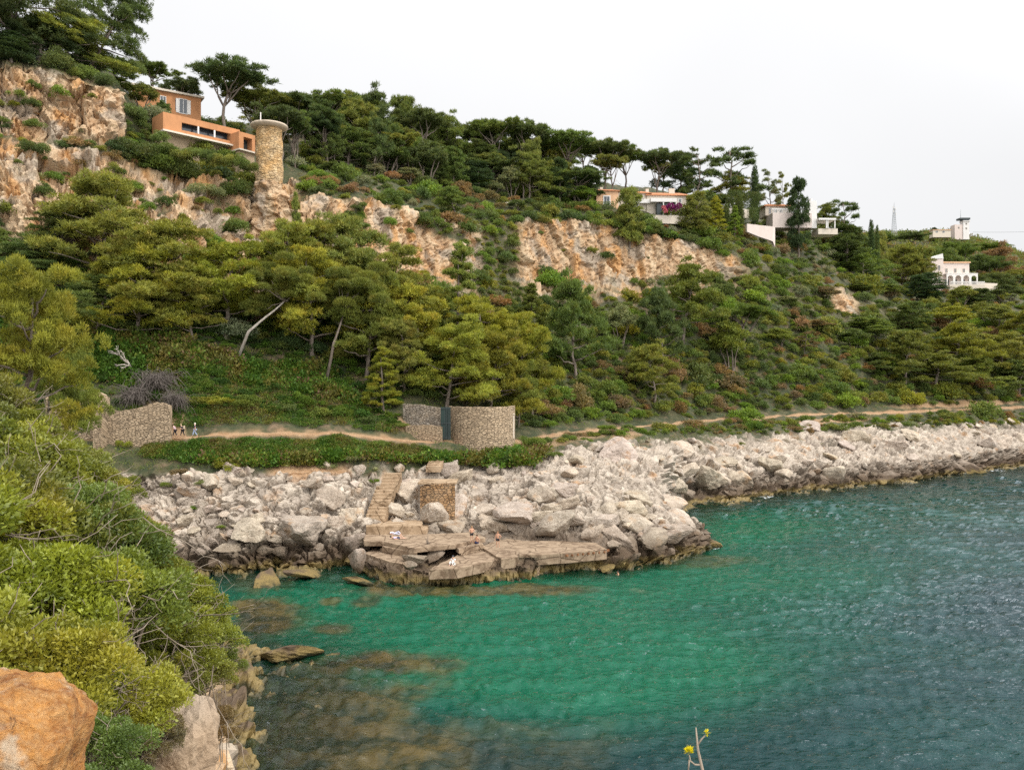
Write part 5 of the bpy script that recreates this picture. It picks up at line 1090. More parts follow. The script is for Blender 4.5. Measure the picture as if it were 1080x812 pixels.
# ================================================================== STRUCTURES
def uvwall(name, cols, thick, mat, parent=None, cap=True):
    """wall that follows a line: cols = (point at foot, height); uv in metres along and up"""
    V = []; uvs = []; s = 0; n = len(cols)
    for i, (p, h) in enumerate(cols):
        p = Vector(p); a = Vector(cols[max(0, i-1)][0]); b = Vector(cols[min(n-1, i+1)][0]); t_ = (b-a); t_.z = 0; t_.normalize(); nr = Vector((-t_.y, t_.x, 0))
        if i: s += (Vector((p.x, p.y, 0))-Vector((cols[i-1][0][0], cols[i-1][0][1], 0))).length
        V += [p, p+Vector((0, 0, h)), p+nr*thick+Vector((0, 0, h)), p+nr*thick]; uvs += [(s, p.z), (s, p.z+h), (s, p.z+h+thick), (s+.3, p.z+1)]
    Fc = []
    for i in range(n-1):
        a = i*4; b = a+4
        Fc += [(a, b, b+1, a+1), (a+1, b+1, b+2, a+2), (a+2, b+2, b+3, a+3)]
    Fc += [(0, 1, 2, 3), ((n-1)*4+3, (n-1)*4+2, (n-1)*4+1, (n-1)*4)]
    me = new_mesh(name, V, [np.array(Fc)], [mat]); uv = me.uv_layers.new(name='UVMap')
    for p in me.polygons:
        for li in p.loop_indices: uv.data[li].uv = uvs[me.loops[li].vertex_index]
    return link(name, me, parent)
def cols_from(L_, n, D=None, jitr=0.0, drop=1.0):
    """L_: list of (x, ytop, ybottom, D)"""
    A = np.array(L_, float); t_ = np.linspace(0, len(L_)-1, n); out = []
    for q in t_:
        v = [np.interp(q, range(len(L_)), A[:, k]) for k in range(4)]
        b = P(v[0], v[2], v[3]); tp = P(v[0], v[1]+random.uniform(-jitr, jitr), v[3]); out.append((b-Vector((0, 0, drop)), tp.z-b.z+drop))
    return out
# ruined retaining wall beside the walkers
rw = empty('retaining_wall', P(110, 461, 101))
def loc(o, e): o.matrix_parent_inverse = Matrix.Translation(-e.location); return o
loc(uvwall('wall_section', cols_from([(48, 408, 463, 100.5), (62, 414, 463, 100.6), (80, 411, 463, 100.8), (99, 413, 463, 101)], 24, jitr=1.2), .9, M['rubble'], rw), rw)
loc(uvwall('wall_section', cols_from([(106, 430, 463, 100.6), (125, 434, 463, 100.6), (150, 429, 463, 100.7), (168, 424, 463, 100.8), (179, 428, 463, 100.9)], 30, jitr=1.0), .9, M['rubble'], rw), rw)
loc(uvwall('buttress', cols_from([(98, 414, 466, 99.6), (107, 420, 466, 99.4)], 6, jitr=1), 1.6, M['rubble'], rw), rw)
tag(rw, 'long ruined buff stone retaining wall with a buttress beside the coastal path', 'wall')
# grey wall, gate and round wall
gw = empty('garden_wall', P(445, 460, 114)); loc(uvwall('upper_course', cols_from([(425, 426, 462, 116), (445, 427, 464, 115), (464, 430, 464, 114.4)], 20, jitr=.5), .6, M['rubble_grey'], gw), gw)
loc(uvwall('lower_course', cols_from([(428, 449, 464, 114.2), (448, 448, 466, 113.5), (466, 450, 466, 113)], 16, jitr=.5), .5, M['rubble'], gw), gw)
tag(gw, 'rough grey stone wall left of the dark green gate', 'wall')
gt = empty('garden_gate', P(470, 463, 113.4)); mb = MB(); g0 = P(464.6, 464, 113.6); g1 = P(475.5, 465, 113.2)
mb.box((g0+g1)/2+Vector((0, 0, 2.4)), (abs(g1.x-g0.x)-.1, .08, 4.6)); loc(mb.build('door_leaf', M['darkgreen'], gt), gt); mb = MB()
for i in range(6): mb.box(g0.lerp(g1, (i+.5)/6)+Vector((0, -.07, 2.4)), (.06, .05, 4.5))
for z_ in (.4, 2.4, 4.5): mb.box((g0+g1)/2+Vector((0, -.10, z_)), (abs(g1.x-g0.x), .05, .1))
loc(mb.build('gate_bars', M['darkmetal_shade'], gt), gt); tag(gt, 'tall dark green gate between the grey wall and the round wall', 'gate')
cx_, cy_ = P(507, 440, 118.6).x, 118.6; zt = P(507, 429, 114).z; RW = 4.45; cl_ = []
for i in range(41):
    a = R(188)+R(176)*(i/40); q = Vector((cx_+RW*math.cos(a), cy_+RW*math.sin(a)*1.12, 10.4)); cl_.append((q, zt-10.4+random.uniform(-.04, .04)+(-.25 if i < 3 else 0)))
rwll = uvwall('round_wall', cl_, -.6, M['rubble']); tag(rwll, 'curved buff stone wall like a drum beside the green gate', 'wall')
mb = MB(); 
for x, y in [(510, 434), (501, 446), (520, 452), (528, 441)]:
    pass
mb.box(P(540.5, 449, 117)+Vector((0, 0, -.2)), (.55, .55, 3.3)); mb.box(P(540.5, 437, 117)+Vector((0, 0, .02)), (.7, .7, .15)); tag(mb.build('gate_post', M['cream'], bevel=.04), 'square whitish gate post at the right end of the round wall', 'post')
wl = uvwall('low_wall', cols_from([(243, 456, 460, 106.5), (262, 455, 459, 107)], 5, drop=.6), .3, M['rubble']); bpy.data.objects.remove(wl)
# pale wall by the cliff edge
wl = uvwall('terrace_wall', cols_from([(513, 214, 226, 207), (532, 213, 224, 209), (552, 214, 223, 211)], 10, drop=1), .5, M['cream']); tag(wl, 'short pale terrace wall at the cliff edge left of the orange cliff', 'wall')

def frame_on(A, B):
    """local frame on a facade from A to B (same height): x along, y inwards, z up"""
    d = (B-A); L_ = math.hypot(d.x, d.y); return L_, math.atan2(d.y, d.x)
# orange house on the upper cliff
A = P(116, 84, 165); L_, rz = frame_on(A, P(212, 102, 175)); e = empty('orange_house', (A.x, A.y, A.z-4.6), rz)
def bx(lst, name, mat, par, bev=0.0):
    mb = MB()
    for x0, x1, y0, y1, z0, z1 in lst: mb.box(((x0+x1)/2, (y0+y1)/2, (z0+z1)/2), (x1-x0, y1-y0, z1-z0))
    return mb.build(name, mat, par, bevel=bev)
bx([(0, L_, 0, 8, -6, 4.2)], 'wall', M['orange'], e)
bx([(-.5, L_+.6, -.6, 8.6, 4.2, 4.62)], 'roof', M['cream'], e, .03)
for x0, x1 in ((12.6, 14.6), (14.0, 14.0),):
    if x1 > x0: bx([(x0, x1, -.05, .1, .7, 3.1)], 'window', M['glass'], e); 
def window(par, x0, x1, z0, z1, y=0.0, shut=None, wf='white', ft=.12):
    f = bx([(x0-ft, x1+ft, y-.10, y+.04, z0-ft, z0), (x0-ft, x1+ft, y-.10, y+.04, z1, z1+ft), (x0-ft, x0, y-.10, y+.04, z0, z1), (x1, x1+ft, y-.10, y+.04, z0, z1), ((x0+x1)/2-.05, (x0+x1)/2+.05, y-.09, y+.02, z0, z1)], 'window', M[wf], par)
    bx([(x0, x1, y-.035, y+.02, z0, z1)], 'pane', M['glass'], f)
    if shut: bx([(x0-ft-.62, x0-ft-.02, y-.12, y-.02, z0, z1), (x1+ft+.02, x1+ft+.62, y-.12, y-.02, z0, z1)], 'shutters', M[shut], par)
window(e, L_-4.4, L_-2.9, .3, 3.3, shut='white'); window(e, L_-8.2, L_-7.2, 1.2, 3.1); window(e, 1.5, 4.0, 1.3, 3.2)
tag(e, 'low orange flat-roofed house on the clifftop with a thin pale roof edge', 'house')
# terrace wing
A = P(172, 118, 146); L_, rz = frame_on(A, P(253, 137.5, 156.5)); e = empty('terrace_wing', (A.x, A.y, A.z-3.3), rz); w1, w2 = 3.4, L_-1.9
bx([(0, w1, 0, 5, 0, 3.3), (w2, L_, 0, 5, 0, 3.3), (w1, w2, 0, .4, 2.15, 3.3), (w1, w2, 0, .35, 0, .75), (w1, w2, 4.2, 5, 0, 3.3)], 'wall', M['orange'], e)
bx([(w1, w2, .5, 4.2, 3.0, 3.28)], 'ceiling', M['cream'], e)
bx([(-.3, L_+.5, -.8, 5.2, -.34, -.02)], 'ledge', M['cream'], e, .02)
for k in range(1, 3): bx([(w1+(w2-w1)*k/3-.14, w1+(w2-w1)*k/3+.14, .02, .30, .75, 2.15)], 'column', M['white'], e)
bx([(w1, w2, 1.5, 1.6, .0, 2.9)], 'glazing', M['glass'], e)
bx([(.2, L_-.2, 1.2, 4.8, -7, -.36)], 'foundation', M['rubble'], e)
tag(e, 'orange terrace wing with a long recessed opening split by white columns, on a pale ledge', 'building')
# link room and stone tower
A = P(252, 138, 153.5); e = empty('link_room', (A.x, A.y, A.z-3.4), rz+.12)
bx([(0, 1.0, 0, 3.6, 0, 3.3), (2.9, 3.6, 0, 3.6, 0, 3.3), (1.0, 2.9, 0, 3.6, 2.5, 3.3), (1.0, 2.9, 3.2, 3.6, 0, 2.5)], 'wall', M['orange'], e); bx([(1.0, 2.9, 1.6, 1.7, 0, 2.5)], 'doorway_shade', M['darkmetal_shade'], e); bx([(-.2, 4.2, -.5, 4, -.3, -.02)], 'ledge', M['cream'], e)  # near-black plate inside the opening stands in for the shade of the room
bx([(.1, 3.5, .1, 3.5, -6, -.32)], 'foundation', M['rubble'], e)
tag(e, 'small orange room with a dark opening joining the terrace wing to the stone tower', 'building')
T = P(284, 200, 150); zt = P(284, 136, 150).z; e = empty('stone_tower', (T.x, T.y, zt-10.5))
def drum(r0, r1, z0, z1, n, mat, name, par, amp_=.12, seed=0, sides=48, sx=1.0):
    V = []; uvs = []
    for i in range(n+1):
        f = i/n; z = z0+(z1-z0)*f
        for j in range(sides+1):
            a = 2*math.pi*j/sides; rr = r0+(r1-r0)*f; V.append((rr*math.cos(a)*sx, rr*math.sin(a), z)); uvs.append((a*r0, z))
    V = np.array(V); nn = V.copy(); nn[:, 2] = 0; nn /= np.linalg.norm(nn, axis=1)[:, None]
    if amp_: 
        q = V.copy(); V = V+nn*((fbm(q*.5+seed, 4)*amp_*2.2)[:, None]); a_, b_, c_ = worley(q*np.array([.55, .55, .8])+seed); V = V+nn*((c_-.5)*amp_*2.4*sstep(0, .2, b_-a_))[:, None]
    k = sides+1; Fc = np.array([(i*k+j, i*k+j+1, (i+1)*k+j+1, (i+1)*k+j) for i in range(n) for j in range(sides)])
    me = new_mesh(name, V, [Fc], [mat]); uv = me.uv_layers.new(name='UVMap')
    for p in me.polygons:
        for li in p.loop_indices: uv.data[li].uv = uvs[me.loops[li].vertex_index]
    return link(name, me, par)
drum(2.5, 2.3, 0, 10.5, 70, M['sandstone'], 'shaft', e, .10, 3, 60)
mb = MB(); mb.lathe([(.2, 10.4), (2.6, 10.4), (3.3, 10.75), (3.4, 10.95), (3.3, 11.1), (.3, 11.35)], k=40); mb.build('cap', M['cap'], e, True)
mb = MB(); mb.tube([(-1.3, -1.0, 11.2), (-1.3, -1.0, 13.2)], .10, 8); mb.build('post', M['white'], e)
tag(e, 'tall round sandstone tower with a wide pale disc on top, beside the terrace', 'tower')
o = drum(3.9, 2.6, -14, 0.2, 120, M['ground'], 'rock_pillar', None, .42, 11, 90); o.location = (T.x+.2, T.y-.6, zt-10.5); 
nv = len(o.data.vertices); 
for k, v_ in (('cliff', 1.0), ('rock', 0.0), ('earth', 0.0), ('tone', .6)):
    a_ = o.data.attributes.new(k, 'FLOAT', 'POINT'); a_.data.foreach_set('value', np.full(nv, v_, np.float32))
tag(o, None, None, None, 'structure')

# peach villa
def tiled_roof(x0, x1, y0, y1, z, h, name, par, ridge='x'):
    mb = MB(); ym = (y0+y1)/2; ins = min((x1-x0)*.25, 2.2)
    V = [(x0, y0, z), (x1, y0, z), (x1, y1, z), (x0, y1, z), (x0+ins, ym, z+h), (x1-ins, ym, z+h), (x0, y0, z-.18), (x1, y0, z-.18), (x1, y1, z-.18), (x0, y1, z-.18)]
    mb.add(V, [(0, 1, 5, 4), (1, 2, 5), (2, 3, 4, 5), (3, 0, 4), (6, 7, 1, 0), (7, 8, 2, 1), (8, 9, 3, 2), (9, 6, 0, 3), (9, 8, 7, 6)]); return mb.build(name, M['tile'], par)
A = P(629, 222, 227); e = empty('peach_villa', A, .05)
m_ = 227/F
bx([(0, 6.2, 0, 8, -2, 5.6)], 'wall', M['peach'], e); tiled_roof(-.5, 6.7, -.5, 8.5, 5.6, 1.3, 'roof', e)
bx([(6.2, 14.5, 1.0, 8, -2, 5.2)], 'wall', M['cream'], e); tiled_roof(6.9, 16, .5, 8.5, 5.3, 1.3, 'roof', e)
bx([(14.5, 25.8, .6, 8.5, -2, 4.6)], 'wall', M['cream'], e); tiled_roof(14.0, 27.0, 0, 9.2, 4.65, 1.6, 'roof', e)
bx([(15.2, 22.6, -1.4, .6, 2.3, 3.3)], 'balcony', M['white'], e, .02); bx([(9.8, 15.2, -.2, 1.0, 2.2, 3.3)], 'balcony', M['white'], e)
for x_ in (18.8, 20.9, 22.4): bx([(x_-.14, x_+.14, -1.3, -1.02, -1.4, 2.3)], 'column', M['white'], e)
bx([(17.0, 22.6, -.9, .57, -1.2, 1.9)], 'balcony_shade', M['darkmetal_shade'], e)  # solid near-black block imitating the shade under the balcony
for x0, x1, z0, z1, y_ in [(2.2, 3.7, 1.0, 3.9, 0), (23.6, 24.3, 2.6, 3.5, .6), (11, 12, 1, 2.2, 1.0)]: window(e, x0, x1, z0, z1, y_, wf='white', ft=.3)
bx([(1.6, 2.4, 3.5, 4.3, 6.2, 7.4)], 'chimney', M['cream'], e); bx([(14.9, 15.8, 4, 4.8, 5.8, 7.2)], 'chimney', M['cream'], e); bx([(21.6, 23.2, 3.6, 4.4, 5.8, 7.3)], 'chimney', M['cream'], e)
tag(e, 'long peach and cream villa under terracotta roofs above the orange cliff', 'villa')
bg_ = link('bougainvillea', new_mesh('petals', *(lambda s: (s[0], [s[1]]))(sprays(np.array([[-1.6+i*.75, .1*(i % 2), .9+.5*(i % 3)] for i in range(6)]), np.array([[.8, .6, .9]]*6), 260, .3, .2, 4, leaf=True)), [M['purple']], False), None, P(708, 225, 223)); tag(bg_, 'mass of deep purple bougainvillea hanging below the villa balcony', 'bougainvillea')
pk = link('flowering_bush', new_mesh('petals', *(lambda s: (s[0], [s[1]]))(sprays(np.array([[0, 0, .4], [.3, 0, -.2], [-.3, 0, .9]]), np.array([[.5, .5, .7]]*3), 200, .22, .16, 5, leaf=True)), [simple('pink_petals', (.62, .16, .18), .8, .2, 4)], False), None, P(701, 223, 222)); tag(pk, 'narrow pink flowering bush just left of the purple bougainvillea', 'bush')
wl = uvwall('cliff_edge_wall', cols_from([(655, 226.5, 231, 221), (700, 227, 232, 224), (732, 227.5, 233, 228)], 12, drop=1), .4, M['cream']); tag(wl, 'low pale wall along the cliff edge in front of the peach villa', 'wall')

# hedges and walls right of the villa
def hedge(pts, w_, h_, label, tint, seed):
    r = np.random.default_rng(seed); C = []; 
    for i in range(len(pts)-1):
        a, b = Vector(pts[i]), Vector(pts[i+1]); n = max(2, int((b-a).length/.7))
        for k in range(n):
            for z_ in np.arange(.4, h_, .7): C.append((a.lerp(b, k/n)+Vector((0, r.uniform(-w_, w_)*.3, z_)))-Vector(pts[0]))
    V, q, v = sprays(np.array(C), np.array([[.62, w_*.7, .5]]*len(C)), 60, .3, .14, seed, leaf=True, hemi=-1)
    o = link('hedge', new_mesh('hedge', V, [q], [M['fol']], False, {'v': v}), None, pts[0]); o.color = (*TINT[tint], 1); return tag(o, label, 'hedge', 'hedges by the ridge villas')
hedge([P(768, 220, 250), P(802, 222, 256)], .9, (222-203)*253/F, 'tall clipped dark hedge above the white garden wall', 'dark', 1)
hedge([P(790, 232, 246), P(800, 233, 248)], .9, 3.6, 'squared dark green hedge block right of the garden wall', 'dark', 2)
hedge([P(560, 226, 214), P(650, 224, 222)], .8, 2.6, 'clipped hedge running along the clifftop left of the peach villa', 'green', 3)
wl = uvwall('garden_wall', cols_from([(768, 219.5, 225, 247), (790, 221, 227, 249)], 6), .5, M['cream']); tag(wl, 'low whitish garden wall under the tall clipped hedge', 'wall')
wl = uvwall('buttress_wall', cols_from([(788, 236, 241, 240), (800, 237.5, 246, 241), (815, 239, 251, 242), (817.5, 240, 257, 242.5)], 14), .8, M['pinkwhite']); tag(wl, 'sloping pinkish buttress wall on the slope below the hedges', 'wall')
wl = uvwall('buttress_wall', cols_from([(817.5, 240, 257, 242.6), (818.5, 241, 257, 252)], 3), .8, M['cream']); bpy.data.objects.remove(wl)
# white villa on the ridge
A = P(813, 233, 262); e = empty('ridge_villa', A, .04); k_ = 262/F
def pb(x0, x1, yt, yb, d0, d1): return ((x0-813)*k_, (x1-813)*k_, d0, d1, (233-yb)*k_, (233-yt)*k_)
bx([pb(815, 857, 224.5, 240, 0, 6)], 'terrace_wall', M['pinkwhite'], e); bx([pb(814, 856, 219.8, 221.0, .1, .4)]+[pb(815+i*1.5, 815.6+i*1.5, 221, 224.5, .15, .35) for i in range(27)], 'balustrade', M['white'], e)
bx([pb(813, 840, 213.5, 224, 5, 11)], 'wall', M['cream'], e); tiled_roof(-.6, 9, 4.5, 11.5, (233-213.5)*k_, 1.2, 'roof', e)
bx([pb(855, 863, 211, 240, .5, 5)], 'tower', M['white'], e); bx([pb(857.5, 860, 208, 210.9, 1.5, 2.6)], 'chimney', M['white'], e)
bx([pb(862.5, 881, 230.5, 232.5, -1.5, 5)], 'canopy_roof', M['white'], e); 
for x_ in (870.5, 872, 879.5): bx([pb(x_, x_+1.1, 232.6, 241, -1.2, -.9)], 'column', M['white'], e)
bx([pb(863.2, 884, 241, 247, -.5, 5)], 'terrace_base', M['cream'], e)
for x0 in (817, 823, 829): window(e, (x0-813)*k_, (x0-811)*k_, (233-222)*k_, (233-216.5)*k_, 5, wf='white', ft=.1)
tag(e, 'white and pinkish terraced villa with balustrade and flat canopy on the ridge', 'villa')
# white arcaded villa below
A = P(981, 304, 345); e = empty('arcaded_villa', A, .02); k_ = 345/F
def pb(x0, x1, yt, yb, d0, d1): return ((x0-981)*k_, (x1-981)*k_, d0, d1, (304-yb)*k_, (304-yt)*k_)
bx([pb(983, 995, 273, 312, 0, 9)], 'wing_wall', M['pinkwhite'], e); mb = MB(); a0, a1, zr, zp = 1.0*k_, 14*k_, 31*k_, 36.5*k_
mb.add([(a0, -.2, zr), (a1, -.2, zr), (a0+1.2, -.2, zr+.9), (a1-.3, -.2, zp), (a0, 9, zr), (a1, 9, zr), (a0+1.2, 9, zr+.9), (a1-.3, 9, zp)], [(0, 1, 3, 2), (5, 4, 6, 7), (0, 2, 6, 4), (1, 5, 7, 3), (2, 3, 7, 6), (0, 4, 5, 1)]); mb.build('gable', M['white'], e)
bx([pb(995, 1024.5, 277, 312, 1.2, 9)], 'main_wall', M['pinkwhite'], e); bx([pb(994.5, 1025.5, 275.6, 277, .8, 9.3)], 'cornice', M['peach'], e)
for x_ in (1000, 1009.5, 1018.5): window(e, (x_-1.1-981)*k_, (x_+1.1-981)*k_, (304-287)*k_, (304-283)*k_, 1.2, wf='cream', ft=.15)
# arcade with four arches
mb = MB(); xsA = [996.5, 1004.5, 1013, 1021.5, 1029.5]; yA = -1.6
for i in range(4):
    x0, x1 = (xsA[i]-981)*k_, (xsA[i+1]-981)*k_; pw = .45; zs = (304-294)*k_; zt_ = (304-289.6)*k_; r_ = (x1-x0)/2-pw; n = 12; xm = (x0+x1)/2
    mb.box(((x0+pw/2), yA+.25, zs/2), (pw, .5, zs)); mb.box(((x1-pw/2), yA+.25, zs/2), (pw, .5, zs))
    arc = [(xm+r_*math.cos(math.pi*j/n), zs+min(r_, zt_-zs-.15)*math.sin(math.pi*j/n)) for j in range(n+1)]
    for j in range(n):
        (xa, za), (xb, zb) = arc[j], arc[j+1]; mb.add([(xa, yA, za), (xb, yA, zb), (xb, yA, zt_), (xa, yA, zt_), (xa, yA+.5, za), (xb, yA+.5, zb), (xb, yA+.5, zt_), (xa, yA+.5, zt_)], [(0, 3, 2, 1), (4, 5, 6, 7), (0, 1, 5, 4), (2, 3, 7, 6)])
    mb.box((x0+pw/2, yA+.25, (zs+zt_)/2), (pw, .499, zt_-zs)); mb.box((x1-pw/2, yA+.25, (zs+zt_)/2), (pw, .499, zt_-zs))
mb.build('arcade', M['white'], e)
bx([((xsA[0]-981)*k_, (xsA[4]-981)*k_, yA-.1, 1.2, (304-289.6)*k_, (304-288.6)*k_)], 'arcade_roof', M['white'], e); bx([((xsA[i]-981)*k_+.75, (xsA[i+1]-981)*k_-.75, 1.1, 1.19, 0, 3.8) for i in range(4)], 'shaded_doors', M['glass'], e)
bx([pb(995, 1031, 298.6, 299.4, -5.6, -5.3)]+[pb(995+i*1.1, 995.4+i*1.1, 299.4, 302, -5.55, -5.35) for i in range(33)], 'balustrade', M['white'], e); bx([pb(994, 1031, 302, 314, -5.7, 1.1)], 'terrace_base', M['cream'], e)
window(e, (985.5-981)*k_, (987.6-981)*k_, (304-285)*k_, (304-280)*k_, 0, wf='cream'); window(e, (989.5-981)*k_, (991.6-981)*k_, (304-285)*k_, (304-280)*k_, 0, wf='cream')
window(e, (985.5-981)*k_, (987.6-981)*k_, (304-299)*k_, (304-291)*k_, 0, wf='cream'); window(e, (989.5-981)*k_, (992-981)*k_, (304-299)*k_, (304-291)*k_, 0, wf='cream')
tag(e, 'white two-storey villa with an arcade of round arches and a balustrade', 'villa')
wl = uvwall('balustrade_wall', cols_from([(1031, 298, 305, 345), (1052, 299, 305, 347)], 6), .4, M['cream']); tag(wl, 'low pale balustraded wall running right from the arcaded villa', 'wall')
# lookout on the far summit
A = P(1007, 247, 600); e = empty('lookout_tower', A, 0); k_ = 600/F
bx([(0, 8.5*k_, 0, 6, -4, 10*k_)], 'wing', M['pinkwhite'], e); bx([(8.6*k_, 15*k_, -.5, 4, -4, 13.2*k_)], 'shaft', M['white'], e)
bx([(8.0*k_, 15.8*k_, -1, 4.6, 13.2*k_, 14.0*k_)], 'gallery', M['white'], e); bx([(8.5*k_, 15*k_, -.4, 4, 14.0*k_, 15.2*k_)], 'cabin', M['glass'], e); bx([(5.0*k_, 15.6*k_, -1, 4.6, 15.2*k_, 17*k_)], 'roof', M['darkmetal_shade'], e)
mb = MB(); mb.tube([(7*k_, 1, 17*k_), (7*k_, 1, 26*k_)], [.2, .08], 6); mb.build('aerial', M['steel'], e)
for x_, z_ in ((11, 5), (11, 10), (3.5, 6)): window(e, x_*k_, (x_+1.4)*k_, z_*k_, (z_+1.6)*k_, -.5 if x_ > 8 else 0, wf='cream')
tag(e, 'white hilltop lookout with a dark flat cap and thin aerial', 'tower')
A = P(984, 246, 590); e = empty('hilltop_hut', A); bx([(0, 13, 0, 5, -3, 2.2)], 'wall', M['cream'], e); bx([(-.4, 13.4, -.4, 5.4, 2.2, 2.6)], 'roof', M['peach'], e); window(e, 2, 3.4, .4, 1.6); window(e, 7, 8.4, .4, 1.6); tag(e, 'long low pale hut on the summit left of the lookout', 'hut')
# lattice mast
A = P(943, 246, 590); Hm = (246-214)*590/F; mb = MB(); e = empty('lattice_mast', A)
for sx, sy in ((-1, -1), (1, -1), (1, 1), (-1, 1)): mb.tube([(sx*1.5, sy*1.5, -3), (sx*.45, sy*.45, Hm*.8)], .14, 4)
for i in range(11):
    z0 = Hm*.8*i/11; z1 = Hm*.8*(i+1)/11; w0 = 1.5-1.05*(z0+3)/(Hm*.8+3); w1 = 1.5-1.05*(z1+3)/(Hm*.8+3)
    for a, b in (((-1, -1), (1, -1)), ((1, -1), (1, 1)), ((1, 1), (-1, 1)), ((-1, 1), (-1, -1))):
        mb.tube([(a[0]*w0, a[1]*w0, z0), (b[0]*w1, b[1]*w1, z1)], .07, 3); mb.tube([(a[0]*w1, a[1]*w1, z1), (b[0]*w1, b[1]*w1, z1)], .06, 3)
mb.build('lattice', M['steel'], e); mb = MB(); mb.tube([(0, 0, Hm*.78), (0, 0, Hm)], [.2, .1], 6); mb.build('aerial', M['steel'], e)
mb = MB()
for i, (dx, z_) in enumerate([(-.9, .84), (.8, .8), (-.6, .72), (1.0, .62)]): mb.box((dx, -.6, Hm*z_), (.5, .3, 1.6))
mb.build('antenna_panels', M['white'], e); tag(e, 'slim grey lattice radio mast on the far hill', 'mast')
mb = MB(); a, b = P(1026, 245, 500), P(1190, 236, 420); q = [a.lerp(b, t_/12)-Vector((0, 0, 1.6*math.sin(math.pi*t_/12))) for t_ in range(13)]; mb.tube(q, .09, 4); tag(mb.build('overhead_cable', M['steel']), 'thin grey overhead cable crossing the sky right of the lookout', 'cable')
mb = MB(); mb.tube([b-Vector((0, 0, 60)), b+Vector((0, 0, 1))], [.4, .2], 8); tag(mb.build('cable_pole', M['steel']), 'tall grey pole carrying the overhead cable beyond the far hill', 'pole')

# ================================================================== BATHING PLATFORM AND STEPS
def az(x, y, z): D_ = (H-z)*F/(y-CY); return Vector(((x-CX)*D_/F, D_, z))
of = [(370, 90), (376, 88), (384, 85.3), (400, 82.6), (420, 80.9), (445, 80.4), (480, 80.9), (512, 82.0), (548, 83.2), (568, 84.2), (574, 85.6), (600, 86.7), (635, 88.6), (646, 91)]
ux = np.arange(366, 650, .9); vd = np.arange(0, 1, .007)
fr_ = np.interp(ux, [o_[0] for o_ in of], [o_[1] for o_ in of])
Yv = fr_[:, None]-1.2+vd[None]*(100-fr_[:, None]); Xv = (ux[:, None]-CX)*Yv/F
edge = (Yv-fr_[:, None]); zz = -2.2+3.6*sstep(-1.0, .35, edge)+np.clip(edge-4, 0, 99)*.17
zz -= 3.6*(sstep(378, 369, ux)+sstep(638, 648, ux))[:, None]*(edge < 4)
pp = np.stack([Xv, Yv, zz], -1).reshape(-1, 3); rr_ = rock_relief(pp*1.25, 1.0)*.36
nn = np.cross(np.gradient(pp.reshape(len(ux), len(vd), 3), axis=0), np.gradient(pp.reshape(len(ux), len(vd), 3), axis=1)).reshape(-1, 3); nn /= np.linalg.norm(nn, axis=1)[:, None]
top = sstep(.5, 1.2, edge.ravel()); pp = pp+nn*(rr_*(1-top*.65)-.25*top)[:, None]
ii = np.arange(len(pp)).reshape(len(ux), len(vd))
o = link('platform_rock', new_mesh('platform_rock', pp, [np.stack([ii[:-1, :-1], ii[1:, :-1], ii[1:, 1:], ii[:-1, 1:]], -1).reshape(-1, 4)], [M['ground']], False, {'rock': np.ones(len(pp)), 'cliff': np.zeros(len(pp)), 'earth': np.zeros(len(pp)), 'tone': np.full(len(pp), .45)})); tag(o, kind='structure')
e = empty('bathing_platform', az(510, 588, 1.9))
def slab(poly, z, th, name='slab', mat='concrete', par=e):
    pts = [az(x, y, z) for x, y in poly]; ar = sum(pts[i].x*pts[(i+1) % len(pts)].y-pts[(i+1) % len(pts)].x*pts[i].y for i in range(len(pts)))
    if ar < 0: pts = pts[::-1]
    q_ = []
    for i in range(len(pts)):
        a_, b_ = pts[i], pts[(i+1) % len(pts)]; n_s = max(1, int((b_-a_).length/.55)); nr_ = Vector((-(b_-a_).y, (b_-a_).x, 0)).normalized()
        for k in range(n_s): q_.append(a_.lerp(b_, k/n_s)+nr_*(random.uniform(-.09, .09) if k else 0))
    pts = q_; mb = MB(); c = par.location; mb.prism([(p.x-c.x, p.y-c.y) for p in pts], z-th-c.z, z-c.z); return mb.build(name, M[mat], par, bevel=.04)
slab([(384, 583), (402, 575.5), (437, 585), (425, 594.5), (410, 592)], 1.95, .9)
slab([(383, 561), (392, 556), (455, 563), (500, 561), (512, 567), (480, 574), (437, 578), (405, 571), (384, 571)], 3.05, .5)
slab([(404, 572.2), (437, 579.5), (440, 583), (403, 576)], 2.62, .7, 'step'); slab([(402.5, 574), (439, 582.5), (441, 586), (401, 578)], 2.28, .4, 'step')
slab([(452, 600.5), (484, 584), (505, 577.5), (527.5, 589.5), (482, 599.5)], 1.95, 1.0)
slab([(480, 575.5), (507, 570.5), (510, 573.5), (484, 579)], 2.7, .5, 'step'); slab([(482, 578.5), (509, 573), (512, 576), (486, 582)], 2.35, .4, 'step')
slab([(507, 576.5), (530, 567), (552, 570), (600, 570.5), (628, 572), (640, 579), (606, 582.5), (566, 585), (548, 587), (528.5, 589.2)], 2.2, 1.1)
mb = MB(); c = e.location
for i in range(8):
    a = az(598+i*5.6, 583.2-i*.55, 2.05); mb.box(a-c+Vector((.2, -.25, -.12)), (.22, 1.3, .22), rz=-.55)
mb.build('slipway_beams', M['rust'], e)
mb = MB(); a = az(559, 587, 1.9); mb.box(a-c+Vector((0, .5, -1.6)), (2.0, 1.6, 3.4)); mb.build('mooring_block', M['concrete_warm'], e, bevel=.12)
mb = MB(); a = az(559, 585.5, 2.3); mb.box(a-c+Vector((0, .5, .0)), (2.3, 1.9, .35)); mb.build('block_cap', M['concrete'], e, bevel=.08)
tag(e, 'stepped concrete bathing platform on the rocks at the edge of the sea', 'platform')
